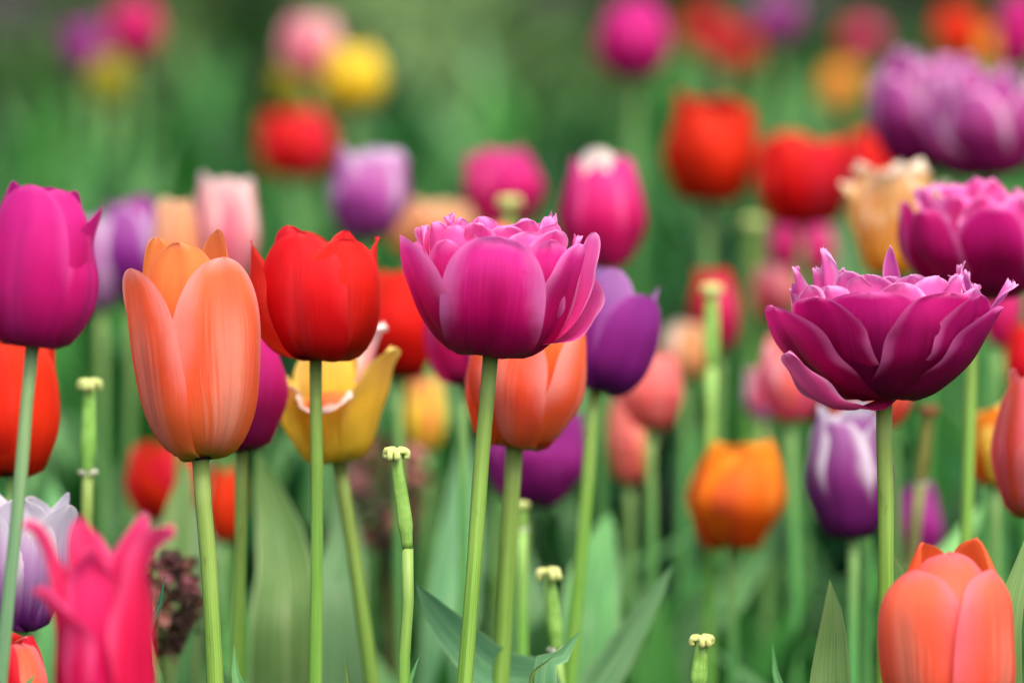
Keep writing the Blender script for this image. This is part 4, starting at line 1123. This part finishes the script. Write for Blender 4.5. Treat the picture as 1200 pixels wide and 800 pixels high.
# ------------------------------------------------------------------ single leaves that stand out
def leaf(label, pts, wpx, mat=None, normal=(0, -1, 0.25), fold=0.3, vm=0.74, base=0.6, wave=0.05, tipq=0.7, seed=0):
    """pts: (px, py, k) from tip down; the blade is carried on to the ground."""
    P3 = [at(*p) for p in pts][::-1]
    low = P3[0]
    if low.z > 0.01:
        d = P3[0] - P3[1]
        ext = low + Vector((d.x * 0.6, d.y * 0.5 + 0.01, -low.z * 0.55))
        ext2 = Vector((ext.x + d.x * 0.2, ext.y + 0.005, 0.0))
        P3 = [ext2, ext] + P3
    root = P3[0].copy()
    loc = [tuple(p - root) for p in P3]
    V, F, UV = blade(loc, wpx * PX * pts[0][2], fold, 8, 34, vm, base, normal, wave, seed, tipq)
    o = mesh_obj('tulip_leaf', V, F, mat or M_LEAF, None, UV, root)
    tag(o, label, 'leaf', 'single tulip leaves')
    return o


leaf('pointed fresh green leaf standing upright before the dark double tulip\'s stem', [(972, 678, 0.98), (976, 740, 0.985), (972, 820, 0.99)], 36, M_LEAF_FRESH)
leaf('green leaf rising along the frame beside the coral tulip', [(1204, 622, 1.0), (1192, 690, 1.0), (1176, 780, 1.0)], 28, M_LEAF_FRESH)
leaf('small leaf tip rising alone near the white-topped bare stem', [(905, 752, 1.03), (910, 800, 1.03), (916, 860, 1.03)], 11)
leaf('broad blue-green leaf crossing behind the pink double tulip\'s stem', [(487, 684, 1.04), (520, 728, 1.05), (580, 790, 1.06), (640, 850, 1.07)], 38, M_LEAF_MID, normal=(-0.3, -1, 0.5))
leaf('long leaf slanting up to a tip beside the dark purple tulip\'s stem', [(790, 660, 1.12), (752, 720, 1.12), (712, 790, 1.12), (690, 860, 1.12)], 26, M_LEAF_MID, normal=(0.2, -1, 0.3))
leaf('broad leaf before the short bare stem, tip bent over', [(680, 738, 1.02), (660, 768, 1.02), (636, 820, 1.02)], 26, M_LEAF_MID)
leaf('rolled light green leaf tip beside the broad bent leaf', [(652, 766, 1.0), (640, 768, 1.0), (630, 786, 1.0), (622, 830, 1.0)], 7, M_LEAF_PALE, fold=1.2)
leaf('narrow dark leaf crossing the withered flower cluster', [(194, 668, 1.0), (184, 730, 1.0), (168, 810, 1.0)], 8.5, M_LEAF_DARK, fold=0.9)
leaf('thin pointed leaf tip next to the narrow dark leaf', [(177, 741, 0.99), (181, 776, 0.99), (188, 830, 0.99)], 9, fold=0.5)
leaf('broad pale blurred leaf behind the red tulip\'s stem', [(300, 528, 1.17), (322, 600, 1.17), (336, 680, 1.16), (334, 780, 1.15)], 42, M_LEAF_PALE)
leaf('cream-tipped pale leaf before the blurred red tulip', [(222, 540, 1.22), (212, 590, 1.21), (204, 650, 1.2), (206, 740, 1.19)], 30, M_LEAF_PALE)
leaf('pale leaf showing behind the stem of the dark double', [(1040, 642, 1.05), (1056, 668, 1.05), (1062, 720, 1.05)], 20, M_LEAF_PALE, tipq=0.6)
leaf('leaf tip curling beside the blurred red tulip\'s pale leaves', [(232, 722, 1.1), (222, 760, 1.1), (216, 820, 1.1)], 15, fold=0.7)
leaf('small leaf at the foot of the magenta tulip\'s stem', [(274, 752, 1.02), (276, 790, 1.02), (280, 840, 1.02)], 13)
leaf('leaf pair blade beside the red tulip\'s stem', [(404, 768, 1.02), (408, 800, 1.02), (404, 850, 1.02)], 12, M_LEAF_PALE, fold=0.7)
leaf('blue-green leaf leaning between the purple and tangerine tulips', [(716, 600, 1.25), (700, 660, 1.23), (690, 760, 1.2)], 34)
leaf('thin leaf tip in the corner below the hot pink tulip', [(42, 788, 0.97), (36, 812, 0.97), (30, 850, 0.97)], 10)
leaf('narrow leaf at the foot of the bare stem with a cream top', [(492, 766, 1.01), (482, 796, 1.01), (478, 850, 1.01)], 9, fold=0.6)

leaf('long pale green leaf behind the pink double tulip\'s stem and the violet tulip', [(545, 505, 1.3), (540, 600, 1.28), (528, 700, 1.26), (520, 800, 1.24)], 30, M_LEAF_MID, normal=(0.3, -1, 0.3))
leaf('bright leaf leaning towards the salmon tulip at the frame', [(1152, 590, 1.25), (1124, 640, 1.24), (1100, 720, 1.22)], 24, M_LEAF_FRESH, normal=(-0.3, -1, 0.3))
leaf('dim leaf slanting below the tangerine tulip', [(905, 640, 1.3), (860, 690, 1.28), (800, 780, 1.26)], 28, M_LEAF, normal=(0.4, -1, 0.3))
leaf('broad leaf between the two stems under the frilled yellow tulip', [(398, 560, 1.25), (404, 640, 1.24), (396, 740, 1.22)], 34, M_LEAF_MID)
leaf('upright leaf between the magenta tulip\'s stem and the long pale pod', [(62, 560, 1.3), (66, 640, 1.29), (72, 760, 1.27)], 30, M_LEAF, normal=(0.2, -1, 0.2))
